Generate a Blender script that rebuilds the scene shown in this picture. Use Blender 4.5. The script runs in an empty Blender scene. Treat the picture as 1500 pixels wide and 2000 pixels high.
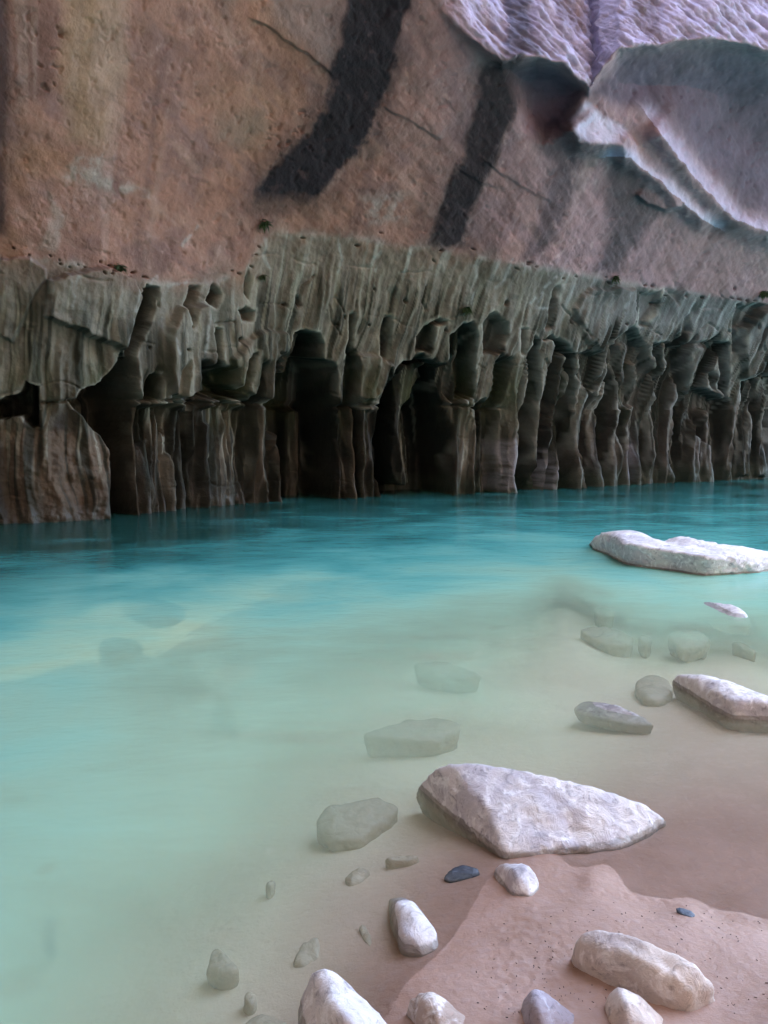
import bpy, bmesh, math, random
import numpy as np
from mathutils import Vector
from mathutils.bvhtree import BVHTree

# ------------------------------------------------------------------ camera, sky, sun, exposure
sc = bpy.context.scene
COL = sc.collection
CAM_H, PITCH, FPX = 1.5, math.radians(6.0), 1500.0          # metres, down-tilt, focal length in photo pixels
cam = bpy.data.cameras.new('camera'); cam_o = bpy.data.objects.new('camera', cam); COL.objects.link(cam_o)
cam.sensor_fit = 'VERTICAL'; cam.sensor_height = 24.0; cam.lens = 24.0 * FPX / 2000.0
cam.clip_start = 0.05; cam.clip_end = 500
cam_o.location = (0, 0, CAM_H); cam_o.rotation_euler = (math.pi/2 - PITCH, 0, 0)
sc.camera = cam_o

SUN_EL, SUN_AZ = math.radians(65), math.radians(-38)        # azimuth clockwise from +Y
world = bpy.data.worlds.new('World'); sc.world = world; world.use_nodes = True
wn = world.node_tree.nodes; wl = world.node_tree.links
sky = wn.new('ShaderNodeTexSky'); sky.sky_type = 'NISHITA'; sky.sun_disc = False
sky.sun_elevation = SUN_EL; sky.sun_rotation = SUN_AZ; sky.air_density = 1.0; sky.dust_density = 3.0
bg = wn['Background']; bg.inputs['Strength'].default_value = 0.15
wl.new(sky.outputs[0], bg.inputs['Color'])
sun = bpy.data.lights.new('sun', 'SUN'); sun.energy = 2.2; sun.angle = math.radians(0.53); sun.color = (1.0, 0.91, 0.80)
sun_o = bpy.data.objects.new('sun', sun); COL.objects.link(sun_o)
sd = Vector((math.sin(SUN_AZ)*math.cos(SUN_EL), math.cos(SUN_AZ)*math.cos(SUN_EL), math.sin(SUN_EL)))
sun_o.rotation_euler = sd.to_track_quat('Z', 'Y').to_euler(); sun_o.location = (-15, 25, 60)
sc.view_settings.view_transform = 'Standard'; sc.view_settings.look = 'None'
sc.view_settings.exposure = 4.0; sc.view_settings.gamma = 1.0
sc.cycles.use_denoising = True
sc.cycles.max_bounces = 8; sc.cycles.diffuse_bounces = 5; sc.cycles.transparent_max_bounces = 12

# ------------------------------------------------------------------ numpy helpers
def hash3(ix, iy, iz, seed):
    h = (ix.astype(np.uint32)*np.uint32(374761393)) ^ (iy.astype(np.uint32)*np.uint32(668265263)) ^ (iz.astype(np.uint32)*np.uint32(2147483647-12345)) ^ np.uint32((seed*974711 + 1013904223) & 0xffffffff)
    h = (h ^ (h >> np.uint32(13))) * np.uint32(1274126177)
    h = (h ^ (h >> np.uint32(16))) * np.uint32(2246822519)
    h = h ^ (h >> np.uint32(15))
    return h
def vnoise(x, y, z, seed=0):
    """gradient noise, about -1..1"""
    x = np.asarray(x, np.float32); y = np.asarray(y, np.float32); z = np.asarray(z, np.float32)
    x, y, z = np.broadcast_arrays(x, y, z)
    xf = np.floor(x); yf = np.floor(y); zf = np.floor(z)
    ix = xf.astype(np.int64); iy = yf.astype(np.int64); iz = zf.astype(np.int64)
    fx = x-xf; fy = y-yf; fz = z-zf
    ux = fx*fx*fx*(fx*(fx*6-15)+10); uy = fy*fy*fy*(fy*(fy*6-15)+10); uz = fz*fz*fz*(fz*(fz*6-15)+10)
    out = np.zeros(x.shape, np.float32)
    for dx in (0, 1):
        wx = ux if dx else 1-ux
        for dy in (0, 1):
            wy = uy if dy else 1-uy
            for dz in (0, 1):
                wz = uz if dz else 1-uz
                h = hash3((ix+dx) & 0xffffffff, (iy+dy) & 0xffffffff, (iz+dz) & 0xffffffff, seed)
                gx = (h & np.uint32(1023)).astype(np.float32)/511.5-1
                gy = ((h >> np.uint32(10)) & np.uint32(1023)).astype(np.float32)/511.5-1
                gz = ((h >> np.uint32(20)) & np.uint32(1023)).astype(np.float32)/511.5-1
                out += wx*wy*wz*(gx*(fx-dx)+gy*(fy-dy)+gz*(fz-dz))
    return out*1.5
def fbm(x, y, z, octv=4, seed=0, gain=0.5, lac=2.03):
    a, o, n = 1.0, 0.0, 0.0
    for i in range(octv):
        o = o + a*vnoise(x, y, z, seed+i*17); n += a
        x = np.asarray(x)*lac; y = np.asarray(y)*lac; z = np.asarray(z)*lac; a *= gain
    return o/n
def ss(a, b, x):
    t = np.clip((x-a)/(b-a), 0, 1); return t*t*(3-2*t)
def seg_dist(px, py, pts):
    """distance to an open polyline, plus position 0..1 along it"""
    pts = np.asarray(pts, float); L = np.hypot(*np.diff(pts, axis=0).T); cum = np.concatenate([[0], np.cumsum(L)])
    best = np.full(px.shape, 1e9); tt = np.zeros(px.shape); side = np.zeros(px.shape)
    for i in range(len(pts)-1):
        ax, ay = pts[i]; bx, by = pts[i+1]; dx, dy = bx-ax, by-ay
        t = np.clip(((px-ax)*dx+(py-ay)*dy)/(dx*dx+dy*dy), 0, 1)
        d = np.hypot(px-ax-t*dx, py-ay-t*dy); m = d < best
        best = np.where(m, d, best); tt = np.where(m, (cum[i]+t*L[i])/cum[-1], tt)
        side = np.where(m, np.sign(dx*(py-ay)-dy*(px-ax)), side)
    return best, tt, side
def poly_in(px, py, pts):
    """signed distance to a closed polygon, positive inside"""
    pts = np.asarray(pts, float); n = len(pts)
    d = np.full(px.shape, 1e9); ins = np.zeros(px.shape, bool)
    for i in range(n):
        ax, ay = pts[i]; bx, by = pts[(i+1) % n]; dx, dy = bx-ax, by-ay
        t = np.clip(((px-ax)*dx+(py-ay)*dy)/(dx*dx+dy*dy+1e-9), 0, 1)
        d = np.minimum(d, np.hypot(px-ax-t*dx, py-ay-t*dy))
        if dy != 0:
            c = ((ay > py) != (by > py)) & (px < dx*(py-ay)/dy+ax)
            ins ^= c
    return np.where(ins, d, -d)
def poly_mask(px, py, pts, w0, w1, margin=60):
    """smooth 0..1 mask from signed distance w0 to w1, evaluated only near the polygon"""
    p = np.asarray(pts, float); out = np.zeros(px.shape)
    m = (px > p[:, 0].min()-margin) & (px < p[:, 0].max()+margin) & (py > p[:, 1].min()-margin) & (py < p[:, 1].max()+margin)
    if m.any(): out[m] = ss(w0, w1, poly_in(px[m], py[m], pts))
    return out
CP, SP = math.cos(PITCH), math.sin(PITCH)
def ray(u, v):
    a = (np.asarray(u, float)-750)/FPX; b = (1000-np.asarray(v, float))/FPX
    return a, CP+SP*b, -SP+CP*b
def ground(u, v, z=0.0):
    dx, dy, dz = ray(u, v); t = (z-CAM_H)/dz
    return t*dx, t*dy, np.zeros_like(t*dx)+z
def project(x, y, z):
    zz = z-CAM_H; d = y*CP-zz*SP; h = y*SP+zz*CP
    d = np.maximum(d, 0.05)
    return 750+FPX*x/d, 1000-FPX*h/d
def srgb(r, g, b):
    f = lambda c: (c/255/12.92) if c <= 10 else ((c/255+0.055)/1.055)**2.4
    return np.array([f(r), f(g), f(b)])

# ------------------------------------------------------------------ mesh and tagging helpers
def make_mesh(name, verts, faces, mat, parent=None, smooth=True, cols=None):
    me = bpy.data.meshes.new(name)
    verts = np.ascontiguousarray(verts, np.float32); faces = np.ascontiguousarray(faces, np.int32)
    k = faces.shape[1]
    me.vertices.add(len(verts)); me.vertices.foreach_set('co', verts.ravel())
    me.loops.add(faces.size); me.loops.foreach_set('vertex_index', faces.ravel())
    me.polygons.add(len(faces)); me.polygons.foreach_set('loop_start', np.arange(0, faces.size, k, dtype=np.int32))
    me.update(calc_edges=True); me.validate()
    me.polygons.foreach_set('use_smooth', np.full(len(me.polygons), smooth))
    if cols:
        for cn, c in cols.items():
            if c.ndim == 1:
                a = me.attributes.new(cn, 'FLOAT', 'POINT'); a.data.foreach_set('value', c.astype(np.float32))
            else:
                a = me.attributes.new(cn, 'FLOAT_COLOR', 'POINT')
                a.data.foreach_set('color', np.concatenate([c, np.ones((len(c), 1))], 1).astype(np.float32).ravel())
    me.materials.append(mat)
    o = bpy.data.objects.new(name, me); COL.objects.link(o)
    if parent: o.parent = parent
    return o
def grid_faces(nr, nc, flip=False):
    r, c = np.meshgrid(np.arange(nr-1), np.arange(nc-1), indexing='ij'); i = (r*nc+c).ravel()
    f = np.stack([i, i+1, i+nc+1, i+nc], 1)
    return f[:, ::-1] if flip else f
def tag(o, label=None, cat=None, group=None, kind=None):
    for k, v in (('label', label), ('category', cat), ('group', group), ('kind', kind)):
        if v: o[k] = v
    return o
def node_mat(name):
    m = bpy.data.materials.new(name); m.use_nodes = True
    nt = m.node_tree; n = nt.nodes; b = n['Principled BSDF']
    return m, nt, n, nt.links, b
def nd(n, t, **kw):
    x = n.new(t)
    for k, v in kw.items():
        if k in x.inputs: x.inputs[k].default_value = v
        else: setattr(x, k, v)
    return x
def mth(n, l, op, a, b=None, c=None, clamp=False):
    x = n.new('ShaderNodeMath'); x.operation = op; x.use_clamp = clamp
    for i, v in enumerate((a, b, c)):
        if v is None: continue
        if isinstance(v, (int, float)): x.inputs[i].default_value = v
        else: l.new(v, x.inputs[i])
    return x.outputs[0]
def mixc(n, l, fac, a, b, mode='MIX'):
    x = n.new('ShaderNodeMix'); x.data_type = 'RGBA'; x.blend_type = mode
    for s, v in ((x.inputs[0], fac), (x.inputs[6], a), (x.inputs[7], b)):
        if isinstance(v, (int, float)): s.default_value = v
        elif isinstance(v, tuple): s.default_value = (*v, 1)
        else: l.new(v, s)
    return x.outputs[2]
def ramp(n, l, src, stops):
    x = n.new('ShaderNodeValToRGB'); e = x.color_ramp.elements
    while len(e) < len(stops): e.new(0.5)
    for el, (p, c) in zip(e, stops):
        el.position = p; el.color = (*c, 1) if isinstance(c, tuple) else (c, c, c, 1)
    x.color_ramp.interpolation = 'B_SPLINE'; l.new(src, x.inputs[0]); return x.outputs[0]
def maprange(n, l, src, a, b, c=0.0, d=1.0, smooth=True):
    x = n.new('ShaderNodeMapRange'); x.interpolation_type = 'SMOOTHSTEP' if smooth else 'LINEAR'
    for i, v in enumerate((a, b, c, d)): x.inputs[i+1].default_value = v
    l.new(src, x.inputs[0]); return x.outputs[0]

# ------------------------------------------------------------------ materials
def wall_material():
    m, nt, n, l, b = node_mat('canyon_sandstone')
    col = nd(n, 'ShaderNodeAttribute', attribute_name='Col').outputs['Color']
    wet = nd(n, 'ShaderNodeAttribute', attribute_name='wet').outputs['Fac']
    tc = nd(n, 'ShaderNodeNewGeometry').outputs['Position']
    n1 = nd(n, 'ShaderNodeTexNoise', Scale=2.2, Detail=9.0, Roughness=0.62); l.new(tc, n1.inputs['Vector'])
    n2 = nd(n, 'ShaderNodeTexNoise', Scale=16.0, Detail=6.0, Roughness=0.7); l.new(tc, n2.inputs['Vector'])
    g1 = maprange(n, l, n1.outputs[0], 0.25, 0.75, 0.78, 1.22, False)
    g2 = maprange(n, l, n2.outputs[0], 0.25, 0.75, 0.92, 1.08, False)
    g = mth(n, l, 'MULTIPLY', g1, g2)
    v = n.new('ShaderNodeVectorMath'); v.operation = 'SCALE'; l.new(col, v.inputs[0]); l.new(g, v.inputs['Scale'])
    l.new(v.outputs[0], b.inputs['Base Color'])
    l.new(maprange(n, l, wet, 0, 1, 0.88, 0.38), b.inputs['Roughness'])
    b.inputs['Specular IOR Level'].default_value = 0.3
    bp = nd(n, 'ShaderNodeBump', Strength=0.35, Distance=0.04); l.new(n2.outputs[0], bp.inputs['Height'])
    rel = nd(n, 'ShaderNodeAttribute', attribute_name='relief').outputs['Fac']; l.new(mth(n, l, 'MULTIPLY', rel, 0.26), bp.inputs['Strength'])
    bp2 = nd(n, 'ShaderNodeBump', Strength=0.5, Distance=0.15); l.new(mth(n, l, 'MULTIPLY', rel, 0.5), bp2.inputs['Strength']); l.new(n1.outputs[0], bp2.inputs['Height']); l.new(bp.outputs[0], bp2.inputs['Normal'])
    l.new(bp2.outputs[0], b.inputs['Normal'])
    return m
def sand_material():
    m, nt, n, l, b = node_mat('wet_sand')
    geo = nd(n, 'ShaderNodeNewGeometry'); tc = geo.outputs['Position']
    sx = n.new('ShaderNodeSeparateXYZ'); l.new(tc, sx.inputs[0])
    n1 = nd(n, 'ShaderNodeTexNoise', Scale=3.0, Detail=7.0, Roughness=0.6); l.new(tc, n1.inputs['Vector'])
    n2 = nd(n, 'ShaderNodeTexNoise', Scale=160.0, Detail=3.0, Roughness=0.7); l.new(tc, n2.inputs['Vector'])
    n3 = nd(n, 'ShaderNodeTexNoise', Scale=28.0, Detail=6.0, Roughness=0.65); l.new(tc, n3.inputs['Vector'])
    c = mixc(n, l, maprange(n, l, n1.outputs[0], 0.35, 0.65), (0.345, 0.22, 0.16), (0.425, 0.28, 0.215))
    c = mixc(n, l, maprange(n, l, n3.outputs[0], 0.4, 0.75, 0, 0.6), c, (0.40, 0.295, 0.255))
    c = mixc(n, l, maprange(n, l, n2.outputs[0], 0.64, 0.78, 0, 0.3), c, (0.14, 0.10, 0.09))
    dampz = mth(n, l, 'ADD', sx.outputs[2], mth(n, l, 'MULTIPLY', mth(n, l, 'SUBTRACT', n1.outputs[0], 0.5), 0.03))
    c = mixc(n, l, maprange(n, l, dampz, 0.002, 0.040, 1.0, 0.0), c, mixc(n, l, 0.8, c, (0.92, 0.88, 0.84), 'MULTIPLY'))
    silt = nd(n, 'ShaderNodeAttribute', attribute_name='silt').outputs['Fac']
    c = mixc(n, l, silt, c, (0.74, 0.68, 0.51))
    l.new(c, b.inputs['Base Color'])
    l.new(maprange(n, l, n3.outputs[0], 0.3, 0.7, 0.42, 0.75), b.inputs['Roughness'])
    b.inputs['Specular IOR Level'].default_value = 0.35
    bp = nd(n, 'ShaderNodeBump', Strength=0.35, Distance=0.004); l.new(n2.outputs[0], bp.inputs['Height'])
    bp2 = nd(n, 'ShaderNodeBump', Strength=0.45, Distance=0.012); l.new(n3.outputs[0], bp2.inputs['Height']); l.new(bp.outputs[0], bp2.inputs['Normal'])
    l.new(bp2.outputs[0], b.inputs['Normal'])
    return m
def water_material():
    m = bpy.data.materials.new('silty_water'); m.use_nodes = True
    nt = m.node_tree; n = nt.nodes; l = nt.links; n.clear()
    out = n.new('ShaderNodeOutputMaterial')
    dep = nd(n, 'ShaderNodeAttribute', attribute_name='depth').outputs['Fac']
    tone = nd(n, 'ShaderNodeAttribute', attribute_name='tone').outputs['Fac']
    tc = nd(n, 'ShaderNodeNewGeometry').outputs['Position']
    mp = nd(n, 'ShaderNodeMapping'); mp.inputs['Scale'].default_value = (0.7, 1.0, 1.0); mp.inputs['Rotation'].default_value = (0, 0, 0.5); l.new(tc, mp.inputs[0])
    cl = nd(n, 'ShaderNodeTexNoise', Scale=0.9, Detail=5.0, Roughness=0.55, Distortion=0.6); l.new(mp.outputs[0], cl.inputs['Vector'])
    # silt clouds shift the apparent depth a little
    dv = mth(n, l, 'MULTIPLY', dep, maprange(n, l, cl.outputs[0], 0.3, 0.7, 0.72, 1.28, False))
    tv = mth(n, l, 'MULTIPLY', tone, maprange(n, l, cl.outputs[0], 0.3, 0.7, 0.76, 1.24, False))
    body = ramp(n, l, mth(n, l, 'DIVIDE', tv, 2.4), [(0.0, (0.48, 0.44, 0.29)), (0.07, (0.47, 0.53, 0.36)), (0.15, (0.44, 0.62, 0.41)), (0.27, (0.34, 0.60, 0.43)), (0.41, (0.16, 0.47, 0.39)), (0.60, (0.06, 0.32, 0.29)), (0.95, (0.018, 0.075, 0.06))])  # darkest stop paints the wall's shade into the deep left water
    opac = ramp(n, l, mth(n, l, 'DIVIDE', dv, 1.0), [(0.0, 0.0), (0.04, 0.07), (0.12, 0.26), (0.25, 0.56), (0.45, 0.82), (0.8, 0.96)])
    dif = nd(n, 'ShaderNodeBsdfDiffuse'); l.new(body, dif.inputs['Color'])
    tr = nd(n, 'ShaderNodeBsdfTransparent'); l.new(mixc(n, l, maprange(n, l, dep, 0.0, 0.35), (0.97, 0.97, 0.96), (0.80, 0.92, 0.86)), tr.inputs['Color'])
    wn_ = nd(n, 'ShaderNodeTexWhiteNoise', noise_dimensions='3D'); l.new(tc, wn_.inputs['Vector'])      # opacity dither that keeps denoising free of contours
    gr_ = mth(n, l, 'MULTIPLY', mth(n, l, 'SUBTRACT', wn_.outputs['Value'], 0.5), mth(n, l, 'MULTIPLY', opac, 1.3))
    opac = mth(n, l, 'ADD', opac, mth(n, l, 'MULTIPLY', gr_, mth(n, l, 'SUBTRACT', 1.0, opac)), clamp=True)
    mx = nd(n, 'ShaderNodeMixShader'); l.new(opac, mx.inputs[0]); l.new(tr.outputs[0], mx.inputs[1]); l.new(dif.outputs[0], mx.inputs[2])
    # ripples: long, drawn out along the current
    mr = nd(n, 'ShaderNodeMapping'); mr.inputs['Rotation'].default_value = (0, 0, -0.35); mr.inputs['Scale'].default_value = (1.0, 2.2, 1.0); l.new(tc, mr.inputs[0])
    r1 = nd(n, 'ShaderNodeTexNoise', Scale=2.0, Detail=5.0, Roughness=0.55, Distortion=0.4); l.new(mr.outputs[0], r1.inputs['Vector'])
    r2 = nd(n, 'ShaderNodeTexNoise', Scale=11.0, Detail=3.0, Roughness=0.5); l.new(mr.outputs[0], r2.inputs['Vector'])
    flow = maprange(n, l, dep, 0.02, 0.5, 0.06, 1.0)
    bp = nd(n, 'ShaderNodeBump', Distance=0.02); l.new(r1.outputs[0], bp.inputs['Height']); l.new(mth(n, l, 'MULTIPLY', flow, 0.5), bp.inputs['Strength'])
    bp2 = nd(n, 'ShaderNodeBump', Distance=0.006); l.new(r2.outputs[0], bp2.inputs['Height']); l.new(mth(n, l, 'MULTIPLY', flow, 0.5), bp2.inputs['Strength']); l.new(bp.outputs[0], bp2.inputs['Normal'])
    gl = nd(n, 'ShaderNodeBsdfGlossy', Roughness=0.08); l.new(bp2.outputs[0], gl.inputs['Normal'])
    fr = nd(n, 'ShaderNodeFresnel', IOR=1.33); l.new(bp2.outputs[0], fr.inputs['Normal'])
    mx2 = nd(n, 'ShaderNodeMixShader'); l.new(mth(n, l, 'MULTIPLY', fr.outputs[0], 0.8, clamp=True), mx2.inputs[0]); l.new(mx.outputs[0], mx2.inputs[1]); l.new(gl.outputs[0], mx2.inputs[2])
    l.new(mx2.outputs[0], out.inputs['Surface'])
    return m
def rock_material(name, base, alt, dark, pale, dark_amt=0.5, pale_amt=0.5, silt=(0.36, 0.33, 0.25), dry_line=0.018):
    m, nt, n, l, b = node_mat(name)
    geo = nd(n, 'ShaderNodeNewGeometry'); tc = geo.outputs['Position']
    sx = n.new('ShaderNodeSeparateXYZ'); l.new(tc, sx.inputs[0])
    def noise(s, d, r, dist=0.0):
        x = nd(n, 'ShaderNodeTexNoise', Scale=s, Detail=d, Roughness=r, Distortion=dist); l.new(tc, x.inputs['Vector']); return x.outputs[0]
    a, b1, c1, d1 = noise(5.0, 6, 0.6, 0.8), noise(17.0, 8, 0.68, 1.2), noise(55.0, 6, 0.7), noise(9.0, 7, 0.65, 2.0)
    c = mixc(n, l, maprange(n, l, a, 0.38, 0.62), base, alt)
    c = mixc(n, l, maprange(n, l, b1, 0.52, 0.68, 0, dark_amt), c, dark)
    c = mixc(n, l, maprange(n, l, d1, 0.50, 0.64, 0, pale_amt), c, pale)
    c = mixc(n, l, maprange(n, l, c1, 0.56, 0.74, 0, 0.45), c, tuple(x*0.55 for x in dark))
    zz = mth(n, l, 'ADD', sx.outputs[2], mth(n, l, 'MULTIPLY', mth(n, l, 'SUBTRACT', b1, 0.5), 0.03))
    wet = maprange(n, l, zz, dry_line, dry_line+0.008, 1.0, 0.0)
    c = mixc(n, l, wet, c, mixc(n, l, 0.75, c, (0.42, 0.40, 0.36), 'MULTIPLY'))
    c = mixc(n, l, maprange(n, l, zz, -0.05, 0.004, 0.85, 0.0), c, silt)
    l.new(c, b.inputs['Base Color'])
    l.new(maprange(n, l, wet, 0, 1, 0.72, 0.25), b.inputs['Roughness'])
    b.inputs['Specular IOR Level'].default_value = 0.4
    bp = nd(n, 'ShaderNodeBump', Strength=0.5, Distance=0.006); l.new(c1, bp.inputs['Height'])
    bp2 = nd(n, 'ShaderNodeBump', Strength=0.55, Distance=0.02); l.new(b1, bp2.inputs['Height']); l.new(bp.outputs[0], bp2.inputs['Normal'])
    l.new(bp2.outputs[0], b.inputs['Normal'])
    return m
def flat_material(name, colr, rough=0.7, scale=30.0, var=0.35):
    m, nt, n, l, b = node_mat(name)
    tc = nd(n, 'ShaderNodeNewGeometry').outputs['Position']
    x = nd(n, 'ShaderNodeTexNoise', Scale=scale, Detail=4.0); l.new(tc, x.inputs['Vector'])
    c = mixc(n, l, maprange(n, l, x.outputs[0], 0.3, 0.7), tuple(v*(1-var) for v in colr), tuple(min(1, v*(1+var)) for v in colr))
    l.new(c, b.inputs['Base Color']); b.inputs['Roughness'].default_value = rough
    return m
M_WALL, M_SAND, M_WATER = wall_material(), sand_material(), water_material()
M_PALE = rock_material('pale_limestone', (0.70, 0.66, 0.63), (0.54, 0.51, 0.53), (0.25, 0.23, 0.245), (0.86, 0.85, 0.84), 0.8, 0.8)
M_TAN = rock_material('tan_sandstone_cobble', (0.66, 0.57, 0.49), (0.52, 0.45, 0.42), (0.25, 0.20, 0.18), (0.84, 0.79, 0.74), 0.75, 0.8)
M_MOTTLED = rock_material('mottled_cobble', (0.34, 0.29, 0.30), (0.45, 0.42, 0.47), (0.13, 0.10, 0.11), (0.68, 0.68, 0.74), 0.7, 0.75)
M_SILT = rock_material('silt_coated_cobble', (0.58, 0.52, 0.39), (0.46, 0.41, 0.31), (0.24, 0.21, 0.16), (0.68, 0.63, 0.49), 0.65, 0.45, silt=(0.52, 0.47, 0.35))
M_SILTPALE = rock_material('pale_silt_stone', (0.80, 0.80, 0.62), (0.74, 0.73, 0.57), (0.55, 0.53, 0.42), (0.85, 0.84, 0.68), 0.4, 0.4, silt=(0.80, 0.80, 0.62))
M_BROWN = rock_material('brown_mottled_cobble', (0.42, 0.33, 0.27), (0.52, 0.45, 0.40), (0.13, 0.09, 0.07), (0.82, 0.79, 0.76), 0.8, 0.8)
M_BLUE = rock_material('wet_blue_pebble', (0.20, 0.28, 0.40), (0.28, 0.36, 0.48), (0.08, 0.11, 0.16), (0.45, 0.52, 0.62), 0.5, 0.4, dry_line=0.08)
M_SLATE = rock_material('dark_slate', (0.10, 0.12, 0.16), (0.16, 0.18, 0.22), (0.05, 0.06, 0.08), (0.30, 0.33, 0.36), 0.5, 0.25, silt=(0.14, 0.15, 0.17))

# ------------------------------------------------------------------ canyon wall
WL = np.array([(-60, 1026), (0, 1022), (120, 1020), (210, 1014), (380, 998), (540, 981), (750, 971), (960, 964), (1100, 956), (1250, 946), (1400, 940), (1500, 937)], float)
wx, wy, _ = ground(WL[:, 0], WL[:, 1])
wx = np.concatenate([[-30, -16, -11], wx, [16, 24, 45]]); wy = np.concatenate([[2.0, 8.6, 11.2], wy, [wy[-1]+2.6, wy[-1]+6.6, wy[-1]+17]])
_gx = np.linspace(-30, 45, 1500); _gy = np.interp(_gx, wx, wy)
_k = np.hanning(61); _gy = np.convolve(np.pad(_gy, 30, 'edge'), _k/_k.sum(), 'valid')
_gs = np.gradient(_gy, _gx)
def wall_q(x, y):                       # horizontal distance in front of the wall foot
    return (np.interp(x, _gx, _gy)-y)*0.865
_pz = np.array([-3, 0, 1.5, 2.4, 3.2, 4.2, 5.2, 6.5, 8.0, 10.0, 12.0, 15.0, 20, 40]); _po = np.array([0, 0, 0.0, 0.10, 0.38, 0.85, 1.45, 2.45, 3.7, 5.3, 6.6, 8.0, 9.0, 9.5])
_zz = np.linspace(-3, 40, 1200); _oo = np.convolve(np.pad(np.interp(_zz, _pz, _po), 15, 'edge'), np.hanning(31)/np.hanning(31).sum(), 'valid')
def prof(z): return np.interp(z, _zz, _oo)

uu = np.concatenate([np.linspace(-420, -20, 30)[:-1], np.linspace(-20, 1520, 741), np.linspace(1520, 1900, 30)[1:]])
vv = np.concatenate([np.linspace(-330, -20, 40)[:-1], np.linspace(-20, 1034, 527), np.linspace(1034, 1120, 12)[1:]])
NR, NC = len(vv), len(uu)
U, V = np.meshgrid(uu, vv)
def hit(off):
    """distance along each pixel's ray to the wall profile pushed out by off"""
    dx, dy, dz = ray(U, V)
    lo = np.full(U.shape, 2.0); hi = np.full(U.shape, 60.0)
    for _ in range(34):
        t = 0.5*(lo+hi); f = wall_q(t*dx, t*dy)-prof(CAM_H+t*dz)-off
        inside = f > 0; lo = np.where(inside, t, lo); hi = np.where(inside, hi, t)
    t = 0.5*(lo+hi); return t*dx, t*dy, CAM_H+t*dz
LIP = np.array([(-500, -900), (700, -300), (800, -90), (845, 0), (870, 30), (920, 75), (985, 118), (1050, 108), (1100, 122), (1150, 168), (1168, 132), (1210, 98), (1300, 82), (1400, 70), (1440, 80), (1500, 96), (1900, 140)], float)
K1 = [(1108, 232), (1135, 276), (1175, 280), (1214, 287), (1232, 262)]
K2 = [(1190, 310), (1230, 311), (1290, 350), (1350, 410), (1398, 440)]
K3 = [(1266, 228), (1300, 268), (1335, 318), (1400, 392), (1440, 430), (1500, 456), (1650, 500)]
K4 = [(1236, 378), (1262, 395), (1300, 410), (1335, 402)]
def ridge(px, py, pts, amp, w, cut, t0=0.12, t1=0.12):
    d, t, s = seg_dist(px, py, pts)
    taper = ss(0, t0, t)*(1-ss(1-t1, 1.0, t)) if t1 > 0 else ss(0, t0, t)
    return amp*taper*np.where(s < 0, np.exp(-(d/w)**1.3), np.exp(-(d/cut)**2))
WU = U+9*fbm(U/90, V/90, 0.0, 3, 3)+4*fbm(U/22, V/22, 0.0, 3, 4)
WV = V+9*fbm(U/90, V/90, 5.0, 3, 5)+4*fbm(U/22, V/22, 5.0, 3, 6)
def macro(px, py):
    vl = np.interp(px, LIP[:, 0], LIP[:, 1]); a = vl-py                       # >0 above the lip
    k = ss(830, 990, px)
    up = np.where(a > 0, 0.55*k-np.clip(a, 0, 330)*0.0145*k, 0)
    dn = np.where(a <= 0, 0.55*k*np.exp(-(np.clip(-a, 0, 999)/13.0)**2), 0)
    M = up+dn
    # scoops under the lip
    M -= 0.75*poly_mask(px, py, [(985, 128), (1050, 112), (1100, 126), (1148, 170), (1135, 215), (1100, 262), (1060, 285), (1010, 240)], -4, 46)
    M -= 0.75*poly_mask(px, py, [(1160, 172), (1175, 134), (1210, 102), (1300, 86), (1400, 76), (1500, 100), (1700, 120), (1700, 470), (1500, 420), (1400, 350), (1300, 240), (1210, 240)], -6, 120, 150)
    M += ridge(px, py, K1, 0.55, 40, 24, 0.15, 0.10)
    M += ridge(px, py, K2, 0.40, 22, 22)
    M += ridge(px, py, K3, 0.50, 26, 28, 0.10, 0)
    M += ridge(px, py, K4, 0.22, 20, 4)
    # slab edges of the cross-bedding
    for pts, a_, w_ in (([(480, 30), (530, 52), (600, 105), (655, 155)], 0.07, 60), ([(740, 205), (800, 235), (870, 278)], 0.05, 40), ([(935, 305), (1000, 350), (1045, 378), (1085, 390)], 0.05, 40), ([(880, 312), (935, 355), (1000, 372)], 0.03, 25)):
        M += ridge(px, py, pts, a_, w_, 3)
    # the ledge: the drip curtain below steps back a little
    return M
LEDGE = np.array([(-420, 470), (0, 488), (60, 500), (120, 512), (190, 518), (262, 545), (310, 556), (420, 552), (475, 528), (515, 470), (540, 452), (620, 456), (740, 474), (840, 482), (1000, 512), (1100, 532), (1200, 547), (1300, 566), (1400, 577), (1500, 590), (1900, 640)], float)
M = macro(WU, WV)
off = M
bx, by, bz = hit(off)

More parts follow.
